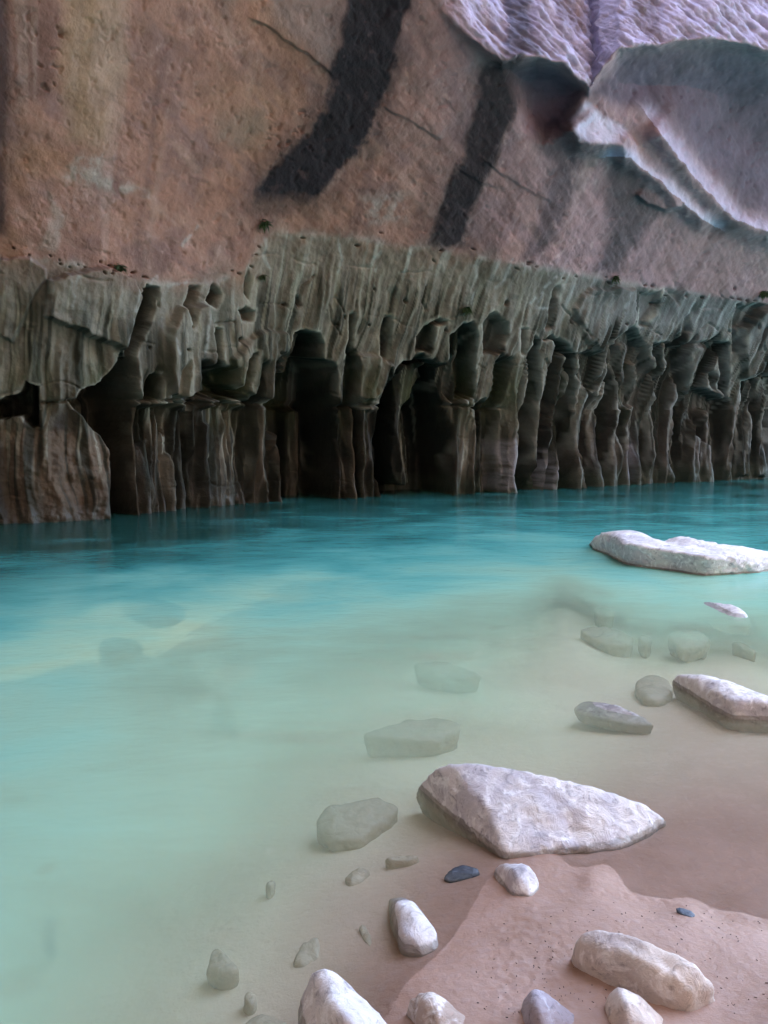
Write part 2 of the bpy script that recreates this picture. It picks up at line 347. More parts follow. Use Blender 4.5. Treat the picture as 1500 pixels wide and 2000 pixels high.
# --- recesses, columns and hanging slabs of the undercut (outlines in photo pixels, depth in metres)
REC = [
 ([(133,783),(160,760),(200,747),(227,703),(233,686),(263,713),(267,750),(279,783),(276,1060),(215,1060),(213,877),(200,850),(167,823)], 1.5),
 ([(37,770),(50,747),(77,753),(80,837),(63,837),(40,813),(-30,822),(-30,783)], 1.2),
 ([(287,553),(310,563),(303,610),(278,655),(262,700),(270,740),(240,690),(247,650),(262,590)], 0.75),
 ([(293,730),(310,730),(313,784),(290,784)], 0.7),
 ([(420,637),(431,640),(428,700),(452,752),(500,784),(340,784),(372,768),(400,755),(413,690)], 0.9),
 ([(403,592),(420,552),(433,575),(420,602)], 0.4), ([(462,607),(475,597),(495,605),(490,627),(470,627)], 0.35),
 ([(356,610),(372,560),(396,556),(380,600),(366,640)], 0.3), ([(478,540),(486,525),(490,550),(484,590),(474,575)], 0.3),
 ([(340,786),(372,786),(370,835),(352,862),(340,830)], 0.9), ([(385,800),(412,800),(410,1040),(390,1040)], 1.0), ([(276,790),(330,788),(420,790),(548,792),(548,1040),(276,1040)], 0.55), ([(318,790),(334,790),(332,1040),(322,1040)], 1.0), ([(455,800),(470,795),(472,1040),(462,1040)], 0.9), ([(664,793),(690,793),(690,1040),(664,1040)], 0.45), ([(712,800),(740,800),(744,1030),(712,1030)], 0.3), ([(430,786),(520,790),(500,815),(440,812)], 0.5),
 ([(480,690),(492,685),(484,745),(470,784),(462,784),(468,730)], 0.6),
 ([(571,650),(597,645),(622,648),(633,670),(630,699),(648,707),(655,729),(655,773),(663,791),(668,835),(664,1040),(558,1040),(547,853),(538,809),(524,791),(534,773),(556,729),(564,685)], 1.6),
 ([(575,575),(584,582),(588,600),(578,604),(573,592)], 0.35),
 ([(680,612),(692,607),(690,690),(678,745),(668,745),(676,660)], 0.45), ([(752,618),(765,618),(763,670),(754,699),(739,706),(743,655)], 0.38),
 ([(769,721),(787,707),(817,701),(846,703),(866,712),(871,735),(872,773),(879,787),(886,890),(886,1030),(754,1030),(743,927),(738,791),(754,758)], 1.5),
 ([(875,655),(901,633),(923,626),(929,655),(925,736),(929,780),(890,789),(873,780)], 0.75),
 ([(810,690),(812,655),(830,633),(858,622),(880,628),(850,640),(842,690),(826,690)], 0.4),
 ([(938,780),(949,776),(958,791),(965,817),(951,872),(954,1010),(927,1010),(927,875),(928,798)], 0.9),
 ([(962,818),(975,792),(982,795),(978,820),(964,850)], 0.4),
 ([(935,632),(949,612),(963,610),(987,630),(991,655),(975,690),(940,690)], 0.45),
 ([(696,791),(709,798),(713,839),(708,1030),(697,1030),(690,927)], 0.8),
 ([(1012,640),(1026,640),(1020,690),(1012,690)], 0.35),
 ([(1036,652),(1050,665),(1051,780),(1043,872),(1058,1000),(1012,1000),(1020,883),(1014,817),(1023,743)], 1.2),
 ([(1056,665),(1075,655),(1100,668),(1112,690),(1126,688),(1124,780),(1124,890),(1128,1000),(1091,1000),(1085,883),(1086,798),(1102,754),(1100,700),(1078,664)], 1.2),
 ([(1141,773),(1155,773),(1168,795),(1172,853),(1163,876),(1148,839)], 0.8),
 ([(1128,690),(1145,682),(1165,688),(1172,700),(1168,770),(1140,770),(1128,740)], 0.45),
 ([(1188,668),(1207,674),(1204,707),(1204,798),(1190,890),(1176,853),(1184,780),(1184,699)], 0.95),
 ([(1200,663),(1236,637),(1258,655),(1269,677),(1275,729),(1267,800),(1203,800)], 0.55),
 ([(1207,806),(1224,806),(1228,890),(1212,890)], 0.7), ([(1240,800),(1272,802),(1270,880),(1250,880)], 0.45),
 ([(1275,668),(1297,664),(1296,845),(1283,845),(1276,760)], 0.7), ([(1302,668),(1346,668),(1344,872),(1326,858),(1322,710),(1302,706)], 0.9),
 ([(1306,718),(1314,718),(1312,790),(1306,800)], 0.4),
 ([(1350,740),(1401,769),(1425,780),(1427,1000),(1392,1000),(1388,872),(1357,853),(1357,754)], 1.0),
 ([(1400,666),(1427,668),(1421,707),(1421,782),(1399,760)], 1.0), ([(1350,668),(1398,660),(1396,672),(1370,680),(1352,676)], 0.35),
 ([(1380,728),(1393,724),(1402,770),(1382,760)], 0.4),
 ([(1447,745),(1475,735),(1560,730),(1560,1000),(1445,1000),(1440,800)], 0.9),
 ([(1440,592),(1510,594),(1480,620),(1455,640),(1440,690),(1428,690),(1432,640)], 0.35),
 ([(1250,612),(1262,600),(1272,640),(1246,640)], 0.25), ([(1296,566),(1300,562),(1340,568),(1330,600)], 0.2), ([(1338,614),(1348,610),(1350,650),(1328,660)], 0.25),
 ([(1250,575),(1296,566),(1290,600),(1268,630),(1245,638),(1252,605)], 0.3),
 ([(1070,610),(1085,560),(1098,553),(1090,590),(1080,640),(1062,650)], 0.28),
]
PIL = [                                                                           # columns that stand inside recesses: remaining depth
 ([(583,652),(604,650),(600,672),(588,735),(574,738)], 0.55),
 ([(787,716),(842,709),(846,743),(830,762),(820,782),(804,795),(819,853),(822,948),(796,952),(782,908),(780,835),(787,795),(784,743)], 0.30),
 ([(898,650),(908,640),(906,690),(896,785),(886,785)], 0.35), ([(1215,672),(1232,668),(1228,720),(1222,795),(1214,795)], 0.28), ([(1238,710),(1250,708),(1247,760),(1240,790)], 0.12),
 ([(1312,712),(1322,712),(1320,850),(1310,850)], 0.25), ([(1466,745),(1480,742),(1482,930),(1462,932)], 0.35), ([(1494,740),(1512,740),(1512,932),(1494,932)], 0.5),
 ([(1378,810),(1388,800),(1392,880),(1398,920),(1384,910)], 0.25), ([(1136,700),(1142,700),(1141,765),(1137,765)], 0.2),
 ([(610,800),(640,800),(634,1040),(606,1040)], 1.25), ([(500,795),(532,795),(546,850),(548,1040),(500,1040)], 0.12), ([(340,900),(362,880),(366,1040),(336,1040)], 0.35), ([(420,830),(446,815),(450,1040),(424,1040)], 0.4), ([(286,880),(312,860),(316,1040),(284,1040)], 0.4),
]
SLAB = [                                                                          # slabs that hang proud of the undercut: thickness
 ([(84,620),(92,545),(140,530),(200,517),(253,540),(268,575),(236,684),(160,650)], 0.26),
 ([(-40,500),(60,500),(90,520),(92,545),(60,600),(28,672),(0,655),(-40,640)], 0.18),
 ([(1436,640),(1500,600),(1560,600),(1560,728),(1475,732),(1447,743),(1440,700)], 0.20),
 ([(1112,600),(1150,560),(1240,560),(1240,630),(1190,668),(1172,695),(1150,680),(1128,655)], 0.14),
 ([(320,640),(345,600),(400,590),(412,690),(398,750),(366,776),(325,770),(312,725)], 0.22),
 ([(440,700),(500,640),(560,650),(555,720),(520,788),(450,750)], 0.16),
 ([(670,690),(740,690),(765,715),(735,780),(700,790),(668,745)], 0.14),
]
PU = U+6.0*fbm(U/30, V/260, 1.3, 3, 11)+2.0*fbm(U/12, V/120, 2.3, 2, 12)+0.5*fbm(U/6, V/9, 2.7, 2, 15)
PV = V+8.0*fbm(U/22, V/60, 3.3, 3, 13)+2.5*fbm(U/8, V/20, 4.3, 2, 14)
R = np.zeros(U.shape)
for i_, (pts, d) in enumerate(REC):                     # slots that reach low run on down to the water
    p_ = np.array(pts, float)
    if p_[:, 0].mean() > 1130 and 835 < p_[:, 1].max() < 900: REC[i_] = ([(a, b+130 if b > 835 else min(b, 770)) for a, b in pts], d)
for pts, d in REC: R = np.maximum(R, d*poly_mask(PU, PV, pts, -1.5, 9.0, 30))
for pts, d in PIL:
    m_ = poly_mask(PU, PV, pts, -3.0, 4.0, 30); R = R*(1-m_)+np.minimum(R, d)*m_
R = R*(1.0+0.3*ss(1.0, 1.3, R))
bz0 = bz; SA0 = bx*0.865+by*0.5; SW0 = SA0+0.25*fbm(SA0*0.7, bz*0.35, 1.5, 3, 24)
vtop = 690+75*fbm(SA0*1.7, 0.0, 3.5, 3, 25)-45*ss(900, 1300, U)+25*ss(420, 300, U)
inz = ss(0, 26, V-vtop)*ss(262, 290, U)
slot = ss(0.02, 0.17, fbm(SW0*2.3, bz*0.10, 5.5, 2, 26))*inz
slotf = ss(0.05, 0.25, fbm(SW0*6.5, bz*0.22, 6.5, 2, 27))*inz
R = np.maximum(R, 0.62*slot); R = R+0.16*slotf*(R < 0.9)
R = R*(1-0.32*ss(1050, 1200, U))
S_ = np.zeros(U.shape)
for pts, d in SLAB: S_ = np.maximum(S_, d*poly_mask(PU, PV, pts, -1.0, 7.0, 30))
# --- distance along the wall, used by everything that runs down the wall
sl = np.interp(bx, _gx, _gs); fx = bx+prof(bz)*(-0.5)*0+0.0
nxh = np.array(sl/np.sqrt(1+sl**2)); nyh = -1/np.sqrt(1+sl**2)
SA = bx*0.865+by*0.5
vled = np.interp(U, LEDGE[:, 0], LEDGE[:, 1])
below = ss(-6, 10, WV-vled)                               # 1 below the ledge line
under = ss(560, 760, V)*below
SAw = SA+0.35*fbm(SA*0.6, bz*0.35, 1.0, 3, 20)
flute = 1-np.abs(fbm(SAw*1.15, bz*0.22, 2.0, 3, 21))*2.2
flute2 = fbm(SAw*4.2, bz*0.55, 4.0, 3, 22)
lowz = ss(770, 800, V)*below
D = -R+S_
D += below*(0.09*flute2*(0.25+0.75*ss(90, 220, V-vled))+0.17*(flute-0.5)*ss(40, 170, V-vled))*(1-0.5*ss(0.5, 1.2, R))
D -= lowz*0.10*(1-ss(0.1, 0.4, R))
D += lowz*0.22*(flute-0.55)
# horizontal crack that runs through the columns
nd_, _, _ = seg_dist(WU, WV, [(-40, 786), (140, 784), (270, 785), (420, 788), (540, 790), (700, 792), (860, 794), (985, 797)])
D -= 0.22*np.exp(-(nd_/2.6)**2)*ss(-0.3, 0.15, fbm(SA*0.5, 0.0, 0.5, 2, 23)+0.1)
# small dark pockets and fissures along the ledge
rng = np.random.default_rng(5)
POCK = []
for (u0, u1, nP, sp) in ((0, 300, 20, 9), (300, 480, 4, 20), (480, 1000, 9, 12), (1000, 1500, 26, 5)):
    for _ in range(nP):
        pu = rng.uniform(u0, u1); POCK.append((pu, np.interp(pu, LEDGE[:, 0], LEDGE[:, 1])+rng.normal(2, sp), rng.uniform(1.2, 3.6), rng.uniform(0.8, 1.7), rng.uniform(-0.3, 0.9)))
for _ in range(24): POCK.append((rng.uniform(280, 1480), rng.uniform(560, 690), rng.uniform(1.2, 3.2), rng.uniform(1.5, 4), rng.uniform(-0.5, 0.5)))
pk = np.zeros(U.shape)
for (pu, pv, ra, rb, an) in POCK:
    ci = np.searchsorted(uu, pu); ri = np.searchsorted(vv, pv); sl_ = (slice(max(ri-9, 0), ri+9), slice(max(ci-9, 0), ci+9))
    a = U[sl_]-pu; b = V[sl_]-pv; e = ((a*math.cos(an)+b*math.sin(an))/ra)**2+((-a*math.sin(an)+b*math.cos(an))/rb)**2
    pk[sl_] = np.maximum(pk[sl_], np.exp(-e))
D -= 0.30*pk
FISS = [[(600,545),(612,538),(590,560),(583,585)],[(640,595),(645,625),(660,655)],[(652,580),(668,610)],[(693,588),(690,605),(682,612)],[(830,605),(822,590),(832,560)],[(310,600),(308,565)],[(405,660),(418,632),(452,628)],[(1060,700),(1068,720),(1085,732)],[(1420,650),(1430,620)],[(1478,665),(1482,690),(1480,705)],[(1366,642),(1384,632),(1402,645)],[(1270,650),(1282,640)],[(1272,645),(1290,655)],[(1095,595),(1120,630),(1140,655)]]
fs = np.zeros(U.shape)
for pts in FISS:
    p = np.array(pts); m_ = (U > p[:, 0].min()-15) & (U < p[:, 0].max()+15) & (V > p[:, 1].min()-15) & (V < p[:, 1].max()+15)
    d_, t_, _ = seg_dist(WU[m_]*0.4+U[m_]*0.6, WV[m_]*0.4+V[m_]*0.6, pts); fs[m_] = np.maximum(fs[m_], np.exp(-(d_/1.7)**2))
D -= 0.07*fs
# rock relief: sharp ribs, broken bedding cracks, and the rough block at the left foot
D += below*0.07*(1-2.2*np.abs(fbm(SAw*2.7, bz*0.7, 3.3, 3, 39)))*ss(20, 120, V-vled)
fr_ = np.mod(bz*1.15+0.35*fbm(SA*0.9, bz*0.4, 1.0, 3, 58), 1.0)-0.5
D -= below*0.03*np.exp(-(fr_/0.022)**2)*ss(0.0, 0.2, fbm(SA*1.3, bz*1.2, 8.0, 2, 59))
but = poly_mask(WU, WV, [(-300, 820), (60, 830), (195, 850), (212, 890), (210, 1060), (-300, 1060)], -4, 10)
D += but*(0.16*fbm(bx*1.7, by*1.7, bz*1.7, 4, 68)+0.06*np.abs(fbm(bx*6, by*6, bz*6, 4, 69))-0.5*lowz*0.22*(flute-0.55))
D += below*(0.035*fbm(bx*7, by*7, bz*4, 4, 37)+0.02*np.abs(fbm(SAw*9, bz*1.5, 2.0, 3, 38)))
up_ = 1-below
above_lip = ss(-3, 6, np.interp(WU, LIP[:, 0], LIP[:, 1])-WV)*ss(830, 960, WU)
D += 0.10*fbm(bx*0.7, by*0.7, bz*0.7, 4, 31)+0.028*fbm(bx*3.5, by*3.5, bz*3.5, 4, 32)
dg = (bx*0.8-bz*0.6); dh = (bx*0.6+bz*0.8)                     # cross-bedding grain
D += up_*0.035*fbm(dg*0.9, dh*5.0, by*0.5, 4, 33)*ss(350, 900, U)
D += above_lip*(0.24*fbm(dg*1.2, dh*5.5, by, 4, 34)+0.06*np.abs(fbm(dg*4, dh*9, by*2, 3, 35)))
sc_px = poly_mask(WU, WV, [(60, 40), (130, 40), (115, 210), (60, 230)], -10, 15)+poly_mask(WU, WV, [(480, 230), (640, 190), (620, 300), (520, 330)], -10, 20)
chip = np.clip(fbm(bx*6, by*6, bz*6, 3, 36)-0.12, 0, 1)
D -= (0.07+0.10*np.clip(sc_px, 0, 1))*chip*up_*(1-above_lip)
PX = bx+nxh*D; PY = by+nyh*D; PZ = bz-0.15*D*(1-lowz)

# --- colour of the rock, with some sky light and shade painted in
def C3(r, g, b): return np.array([r, g, b])[None, None, :]
def blend(c, m, k): return c*(1-m[..., None])+k*m[..., None]
n_lg = fbm(bx*0.35, by*0.35, bz*0.35, 4, 41); n_md = fbm(bx*1.1, by*1.1, bz*1.1, 5, 42); n_sm = fbm(bx*5, by*5, bz*5, 4, 43)
st1 = fbm(SAw*1.6, bz*0.22, 0.0, 4, 44); st2 = fbm(SAw*5.5, bz*0.45, 1.0, 3, 45)
c = np.zeros(U.shape+(3,))+C3(0.43, 0.255, 0.19)
c = blend(c, ss(-0.25, 0.35, n_lg), C3(0.45, 0.285, 0.225))
c = blend(c, 0.85*ss(0.0, 0.35, n_md), C3(0.29, 0.19, 0.165))
c = blend(c, 0.75*ss(0.05, 0.4, -n_md), C3(0.54, 0.345, 0.245))
n_bd = fbm((bx*0.8-bz*0.6)*0.8, (bx*0.6+bz*0.8)*3.4, by*0.4, 5, 46)
c = blend(c, 0.55*ss(0.05, 0.35, n_bd), C3(0.30, 0.205, 0.19)); c = blend(c, 0.5*ss(0.08, 0.35, -n_bd), C3(0.52, 0.37, 0.30))
c = blend(c, 0.72*ss(700, 1250, U+0.6*(400-V)), C3(0.37, 0.275, 0.30))
c = blend(c, 0.45*ss(0.22, 0.42, n_sm)*ss(-0.1, 0.3, n_md+n_lg), C3(0.58, 0.45, 0.40)); c = blend(c, 0.3*ss(0.28, 0.45, -n_sm), C3(0.24, 0.16, 0.15))
# upper left: broad ochre and rust stains running down
c = blend(c, 0.65*poly_mask(WU, WV, [(125, -60), (240, -60), (250, 120), (215, 300), (130, 270), (112, 100)], -18, 25), C3(0.42, 0.31, 0.18))
c = blend(c, 0.75*poly_mask(WU, WV, [(25, -60), (112, -60), (108, 150), (80, 200), (30, 190)], -10, 15), C3(0.21, 0.12, 0.095))
c = blend(c, 0.85*poly_mask(WU, WV, [(-400, -400), (14, -400), (20, 150), (10, 300), (12, 460), (-400, 470)], -10, 12), C3(0.075, 0.055, 0.06))
c = blend(c, 0.4*poly_mask(WU, WV, [(260, -60), (310, -60), (300, 160), (260, 190)], -15, 20), C3(0.30, 0.18, 0.13))
c = blend(c, 0.5*poly_mask(WU, WV, [(415, 230), (520, 210), (530, 260), (470, 290), (420, 270)], -18, 20), C3(0.27, 0.25, 0.20))
c = blend(c, 0.45*poly_mask(WU, WV, [(0, 280), (230, 290), (120, 345), (0, 330)], -12, 20), C3(0.44, 0.26, 0.15))
# grey-lavender slab beyond the diagonal joint, and the rough shelf above the lip
c = blend(c, 0.65*poly_mask(WU, WV, [(430, -400), (700, -400), (670, 90), (655, 150), (600, 105), (530, 52)], -8, 25, 80), C3(0.36, 0.31, 0.30))
c = blend(c, above_lip*0.85, C3(0.48, 0.475, 0.585)*(1+0.9*fbm(dg*1.2, dh*5.5, by, 4, 34)[..., None]))  # lavender-grey shelf, lifted to paint in bluish sky light
c = blend(c, above_lip*poly_mask(WU, WV, [(985, 110), (990, -300), (1045, -300), (1035, 60), (1060, 105)], -6, 10), C3(0.20, 0.21, 0.26))
c = blend(c, above_lip*0.8*poly_mask(WU, WV, [(1060, -300), (1110, -300), (1140, 40), (1125, 70), (1085, 30)], -6, 10), C3(0.22, 0.18, 0.20))
c = blend(c, above_lip*0.7*poly_mask(WU, WV, [(1220, -300), (1255, -300), (1290, 60), (1262, 80), (1235, 30)], -6, 10), C3(0.23, 0.21, 0.25))
# desert varnish: black streaks where water runs off the overhang
def varnish(pts, k, amt, soft=12, inner=10):
    global c
    m_ = poly_mask(WU+12*st2+9*n_md+9*n_sm, WV+9*n_md+9*n_sm, pts, -soft, inner*0.6)*amt*(1-0.15*ss(0.2, 0.45, n_sm))
    c = blend(c, m_, k)
def halo(pts, w=14):
    global c
    h = poly_mask(WU, WV, pts, -w, -1)-poly_mask(WU, WV, pts, -1, 8)
    c = blend(c, 0.45*np.clip(h, 0, 1)*ss(150, 300, V), C3(0.56, 0.43, 0.36))
V1 = [(688, -400), (815, -400), (803, 0), (778, 90), (757, 180), (722, 250), (690, 300), (650, 348), (608, 392), (502, 394), (514, 350), (550, 308), (600, 268), (640, 215), (650, 175), (640, 140), (670, 90), (680, 0)]
V2 = [(948, 135), (1012, 112), (1002, 200), (968, 310), (948, 352), (928, 400), (905, 472), (838, 478), (862, 420), (880, 350), (905, 310), (920, 265), (932, 215)]
V3 = [(1060, 230), (1145, 220), (1140, 290), (1112, 390), (1092, 430), (1062, 485), (1028, 502), (1044, 460), (1068, 380), (1082, 320), (1045, 270)]
V4 = [(1190, 318), (1232, 330), (1292, 415), (1262, 440), (1232, 480), (1205, 522), (1166, 535), (1190, 480), (1198, 430), (1180, 380)]
halo(V1); halo(V2, 10)
fa = ss(0.10, 0.34, fbm(SAw*1.9, bz*0.05, 4.0, 3, 54))*ss(-0.25, 0.2, fbm(SA*0.5, bz*0.3, 6.0, 2, 55))
c = blend(c, 0.42*fa, C3(0.15, 0.10, 0.095))
wsh = ss(0.14, 0.36, fbm(SAw*2.6, bz*0.07, 14.0, 3, 56))*ss(-0.1, 0.3, fbm(SA*0.6, bz*0.4, 16.0, 2, 57))
c = blend(c, 0.38*wsh, C3(0.58, 0.47, 0.41))
varnish(V1, C3(0.10, 0.075, 0.075), 0.55, 70, 10); varnish(V2, C3(0.13, 0.10, 0.10), 0.5, 60, 10)
varnish(V1, C3(0.024, 0.021, 0.028), 1.0, 10, 10); varnish(V2, C3(0.032, 0.027, 0.032), 0.97, 14, 10)
varnish(V3, C3(0.12, 0.095, 0.10), 0.85, 22, 18); varnish(V4, C3(0.09, 0.08, 0.085), 0.85, 22, 18)
varnish([(1010, 330), (1040, 320), (1010, 420), (975, 480), (965, 470), (990, 400)], C3(0.20, 0.13, 0.12), 0.5, 20, 14); varnish([(835, 100), (850, 110), (815, 230), (760, 330), (750, 320), (800, 220)], C3(0.26, 0.17, 0.15), 0.45, 16, 10); varnish([(1290, 440), (1310, 440), (1260, 520), (1235, 535)], C3(0.22, 0.16, 0.16), 0.5, 16, 10)
varnish([(510, 388), (602, 386), (570, 412), (500, 412)], C3(0.16, 0.11, 0.09), 0.7, 16, 10)
# shade of the scoops, painted in as dark and bluish tones
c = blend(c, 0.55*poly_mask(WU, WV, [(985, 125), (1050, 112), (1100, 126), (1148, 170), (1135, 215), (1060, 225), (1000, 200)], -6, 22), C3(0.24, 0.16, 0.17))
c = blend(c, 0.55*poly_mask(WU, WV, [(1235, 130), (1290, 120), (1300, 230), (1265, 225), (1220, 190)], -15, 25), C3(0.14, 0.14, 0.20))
c = blend(c, 0.5*poly_mask(WU, WV, [(1330, 110), (1500, 110), (1700, 140), (1700, 175), (1500, 165), (1400, 150)], -15, 15), C3(0.36, 0.37, 0.40))
c = blend(c, 0.75*poly_mask(WU, WV, [(1108, 232), (1145, 195), (1225, 255), (1214, 287), (1135, 276)], -5, 10), C3(0.74, 0.78, 0.92))  # bluish sky highlights painted on this facet and the ridge bands
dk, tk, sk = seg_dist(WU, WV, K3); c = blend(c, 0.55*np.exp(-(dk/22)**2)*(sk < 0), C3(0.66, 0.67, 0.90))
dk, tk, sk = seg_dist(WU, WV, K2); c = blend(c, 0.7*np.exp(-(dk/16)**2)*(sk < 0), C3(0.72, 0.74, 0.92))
c = blend(c, 0.7*poly_mask(WU, WV, [(1290, 130), (1400, 120), (1500, 140), (1700, 160), (1700, 400), (1500, 395), (1420, 350), (1340, 270)], -15, 30, 60), C3(0.26, 0.22, 0.29))
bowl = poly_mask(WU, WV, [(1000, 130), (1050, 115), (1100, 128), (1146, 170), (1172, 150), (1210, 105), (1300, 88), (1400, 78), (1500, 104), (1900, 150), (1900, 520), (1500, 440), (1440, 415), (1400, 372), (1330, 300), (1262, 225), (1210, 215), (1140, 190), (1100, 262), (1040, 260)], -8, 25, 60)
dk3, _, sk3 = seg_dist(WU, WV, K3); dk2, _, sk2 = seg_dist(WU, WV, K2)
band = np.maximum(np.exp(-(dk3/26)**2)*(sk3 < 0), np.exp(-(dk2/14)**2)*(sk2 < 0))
c = blend(c, 0.85*bowl*(1-band), C3(0.112, 0.092, 0.122)*(1+0.5*n_md[..., None]))  # bowl shade put into the colour, sparing the bright ridge bands
# drip curtain below the ledge
cb = np.zeros(U.shape+(3,))+C3(0.265, 0.235, 0.19)
cb = blend(cb, 0.9*ss(0.0, 0.35, st1), C3(0.40, 0.35, 0.285)); cb = blend(cb, 0.9*ss(0.0, 0.35, -st1), C3(0.13, 0.12, 0.085))
cb = blend(cb, 0.75*ss(0.08, 0.4, st2), C3(0.17, 0.145, 0.11))
cb = blend(cb, 0.7*ss(1000, 1350, U)*ss(760, 600, V), C3(0.26, 0.25, 0.245))
cb = blend(cb, 0.75*ss(600, 480, V)*ss(400, 200, U), C3(0.33, 0.22, 0.18))
cb = blend(cb, 0.55*ss(640, 520, V)*ss(300, 600, U)*ss(1000, 800, U), C3(0.34, 0.27, 0.225))
lw = ss(770, 830, V)  # lower wall darker: wet rock plus painted shade of the overhang
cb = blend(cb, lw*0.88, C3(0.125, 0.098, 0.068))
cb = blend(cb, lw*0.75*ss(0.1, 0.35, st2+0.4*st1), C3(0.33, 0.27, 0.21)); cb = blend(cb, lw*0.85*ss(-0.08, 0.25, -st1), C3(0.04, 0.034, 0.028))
cb = blend(cb, 0.75*ss(60, 110, V-vled)*ss(0.0, 0.3, fbm(SA*2.6, bz*0.14, 9.0, 3, 47)), C3(0.10, 0.092, 0.062))
cb = blend(cb, 0.8*poly_mask(WU, WV, [(0, 830), (60, 830), (195, 850), (212, 890), (206, 1020), (20, 1020)], -5, 12), C3(0.20, 0.14, 0.095))
stain_shade = np.clip(1.0*ss(-0.02, 0.16, fbm(SW0*2.3+0.12, bz*0.10, 5.5, 2, 26)+0.12*n_md)*ss(-14, 16, V-vtop)*ss(262, 290, U), 0, 1)  # wet streaks that also paint dark shade into the slots
cb = blend(cb, 0.88*stain_shade, C3(0.028, 0.030, 0.022)*(1+0.8*ss(0.0, 0.3, st2)[..., None]))
pale = ss(0.10, 0.24, fbm(SW0*3.1, bz*0.16, 8.5, 3, 28))*inz*(1-stain_shade)
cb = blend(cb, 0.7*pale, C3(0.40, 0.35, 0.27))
film_shade = ss(0.15, 0.5, R)*ss(-0.30, 0.10, st2+0.8*n_md)*ss(262, 285, U)  # algae film together with cave shade, painted by recess depth
cb = blend(cb, 0.75*film_shade, C3(0.034, 0.036, 0.026))
fine_d = ss(0.06, 0.24, fbm(SAw*8.5, bz*0.20, 19.0, 2, 75))*ss(40, 110, V-vled)
cb = blend(cb, 0.85*fine_d, C3(0.04, 0.044, 0.030))
fine_p = ss(0.12, 0.26, fbm(SAw*10.5, bz*0.28, 21.0, 2, 76))*ss(20, 80, V-vled)*ss(960, 880, V)
cb = blend(cb, 0.6*fine_p, C3(0.46, 0.44, 0.35))
# algae: green film in the seep zone above and below the crack and along the water
alg = np.exp(-((V-765)/62)**2)*ss(-0.15, 0.3, st1+0.6*n_md)*ss(1450, 1000, U)
cb = blend(cb, 0.85*np.clip(alg, 0, 1), C3(0.085, 0.095, 0.035))
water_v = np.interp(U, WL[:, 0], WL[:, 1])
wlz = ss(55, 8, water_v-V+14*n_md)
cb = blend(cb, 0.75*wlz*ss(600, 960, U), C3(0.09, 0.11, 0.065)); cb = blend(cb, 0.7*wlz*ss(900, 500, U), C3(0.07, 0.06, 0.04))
foot = poly_mask(WU, WV, [(975, 860), (1015, 860), (1015, 955), (972, 955)], -6, 10)+poly_mask(WU, WV, [(1050, 875), (1085, 875), (1090, 955), (1062, 955)], -4, 8)+poly_mask(WU, WV, [(1222, 870), (1248, 870), (1246, 940), (1230, 940)], -4, 8)
cb = blend(cb, np.clip(foot, 0, 1)*0.75*ss(-0.1, 0.3, n_sm+0.2), C3(0.52, 0.47, 0.47))
rim = np.zeros(U.shape)
for pts, d in REC:
    if d >= 0.28: rim = np.maximum(rim, poly_mask(PU, PV, pts, -8.0, -1.0, 30)*(V < 800))
rim = rim*(1-ss(0.02, 0.2, R))*ss(-0.25, 0.25, n_sm+0.7*n_md+0.15)
cb = blend(cb, 0.85*rim, C3(0.50, 0.48, 0.40))
wb_ = 1-0.75*ss(850, 1100, U)
belowc = ss(-30*wb_-4, 34*wb_+4, V-vled+(55*n_md+20*n_sm)*wb_)
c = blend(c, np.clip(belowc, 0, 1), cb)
sp_ = fbm(SAw*3.4, 0.0, 9.5, 2, 48); sl_n = 22+60*np.clip(0.5+fbm(SA*2.0, 0.0, 2.5, 2, 49), 0, 1)
seep = ss(0.04, 0.2, sp_)*ss(1, 5, V-vled)*ss(1.0, 0.6, (V-vled)/sl_n)*ss(850, 1100, U)
c = blend(c, 0.85*seep, C3(0.075, 0.085, 0.072))
# white lime drips and crust along the ledge
crust = np.exp(-((WV-vled-2)/9.0)**2)*ss(-0.15, 0.25, n_md+0.4*n_sm)
c = blend(c, 0.65*crust*ss(1900, 300, U), C3(0.50, 0.50, 0.45))
drip = ss(0.12, 0.28, fbm(SA*5.0+0.25*vnoise(SA*3, bz*1.2, 0, 51), bz*0.22, 7.0, 2, 52))*below*ss(150, 10, V-vled)*ss(-0.2, 0.2, fbm(SA*0.8, bz*0.4, 3.0, 2, 53))
c = blend(c, 0.9*np.clip(drip, 0, 1), C3(0.60, 0.61, 0.56))
patch = poly_mask(WU, WV, [(118, 345), (160, 290), (205, 300), (200, 345), (290, 370), (290, 388), (200, 372)], -8, 12)+poly_mask(WU, WV, [(700, 380), (800, 375), (800, 430), (720, 440)], -12, 20)*0.8+poly_mask(WU, WV, [(90, 360), (130, 420), (110, 500), (70, 490), (100, 420)], -5, 10)*0.7
c = blend(c, 0.7*np.clip(patch, 0, 1)*ss(-0.25, 0.2, n_sm+0.3*n_md), C3(0.50, 0.51, 0.45))
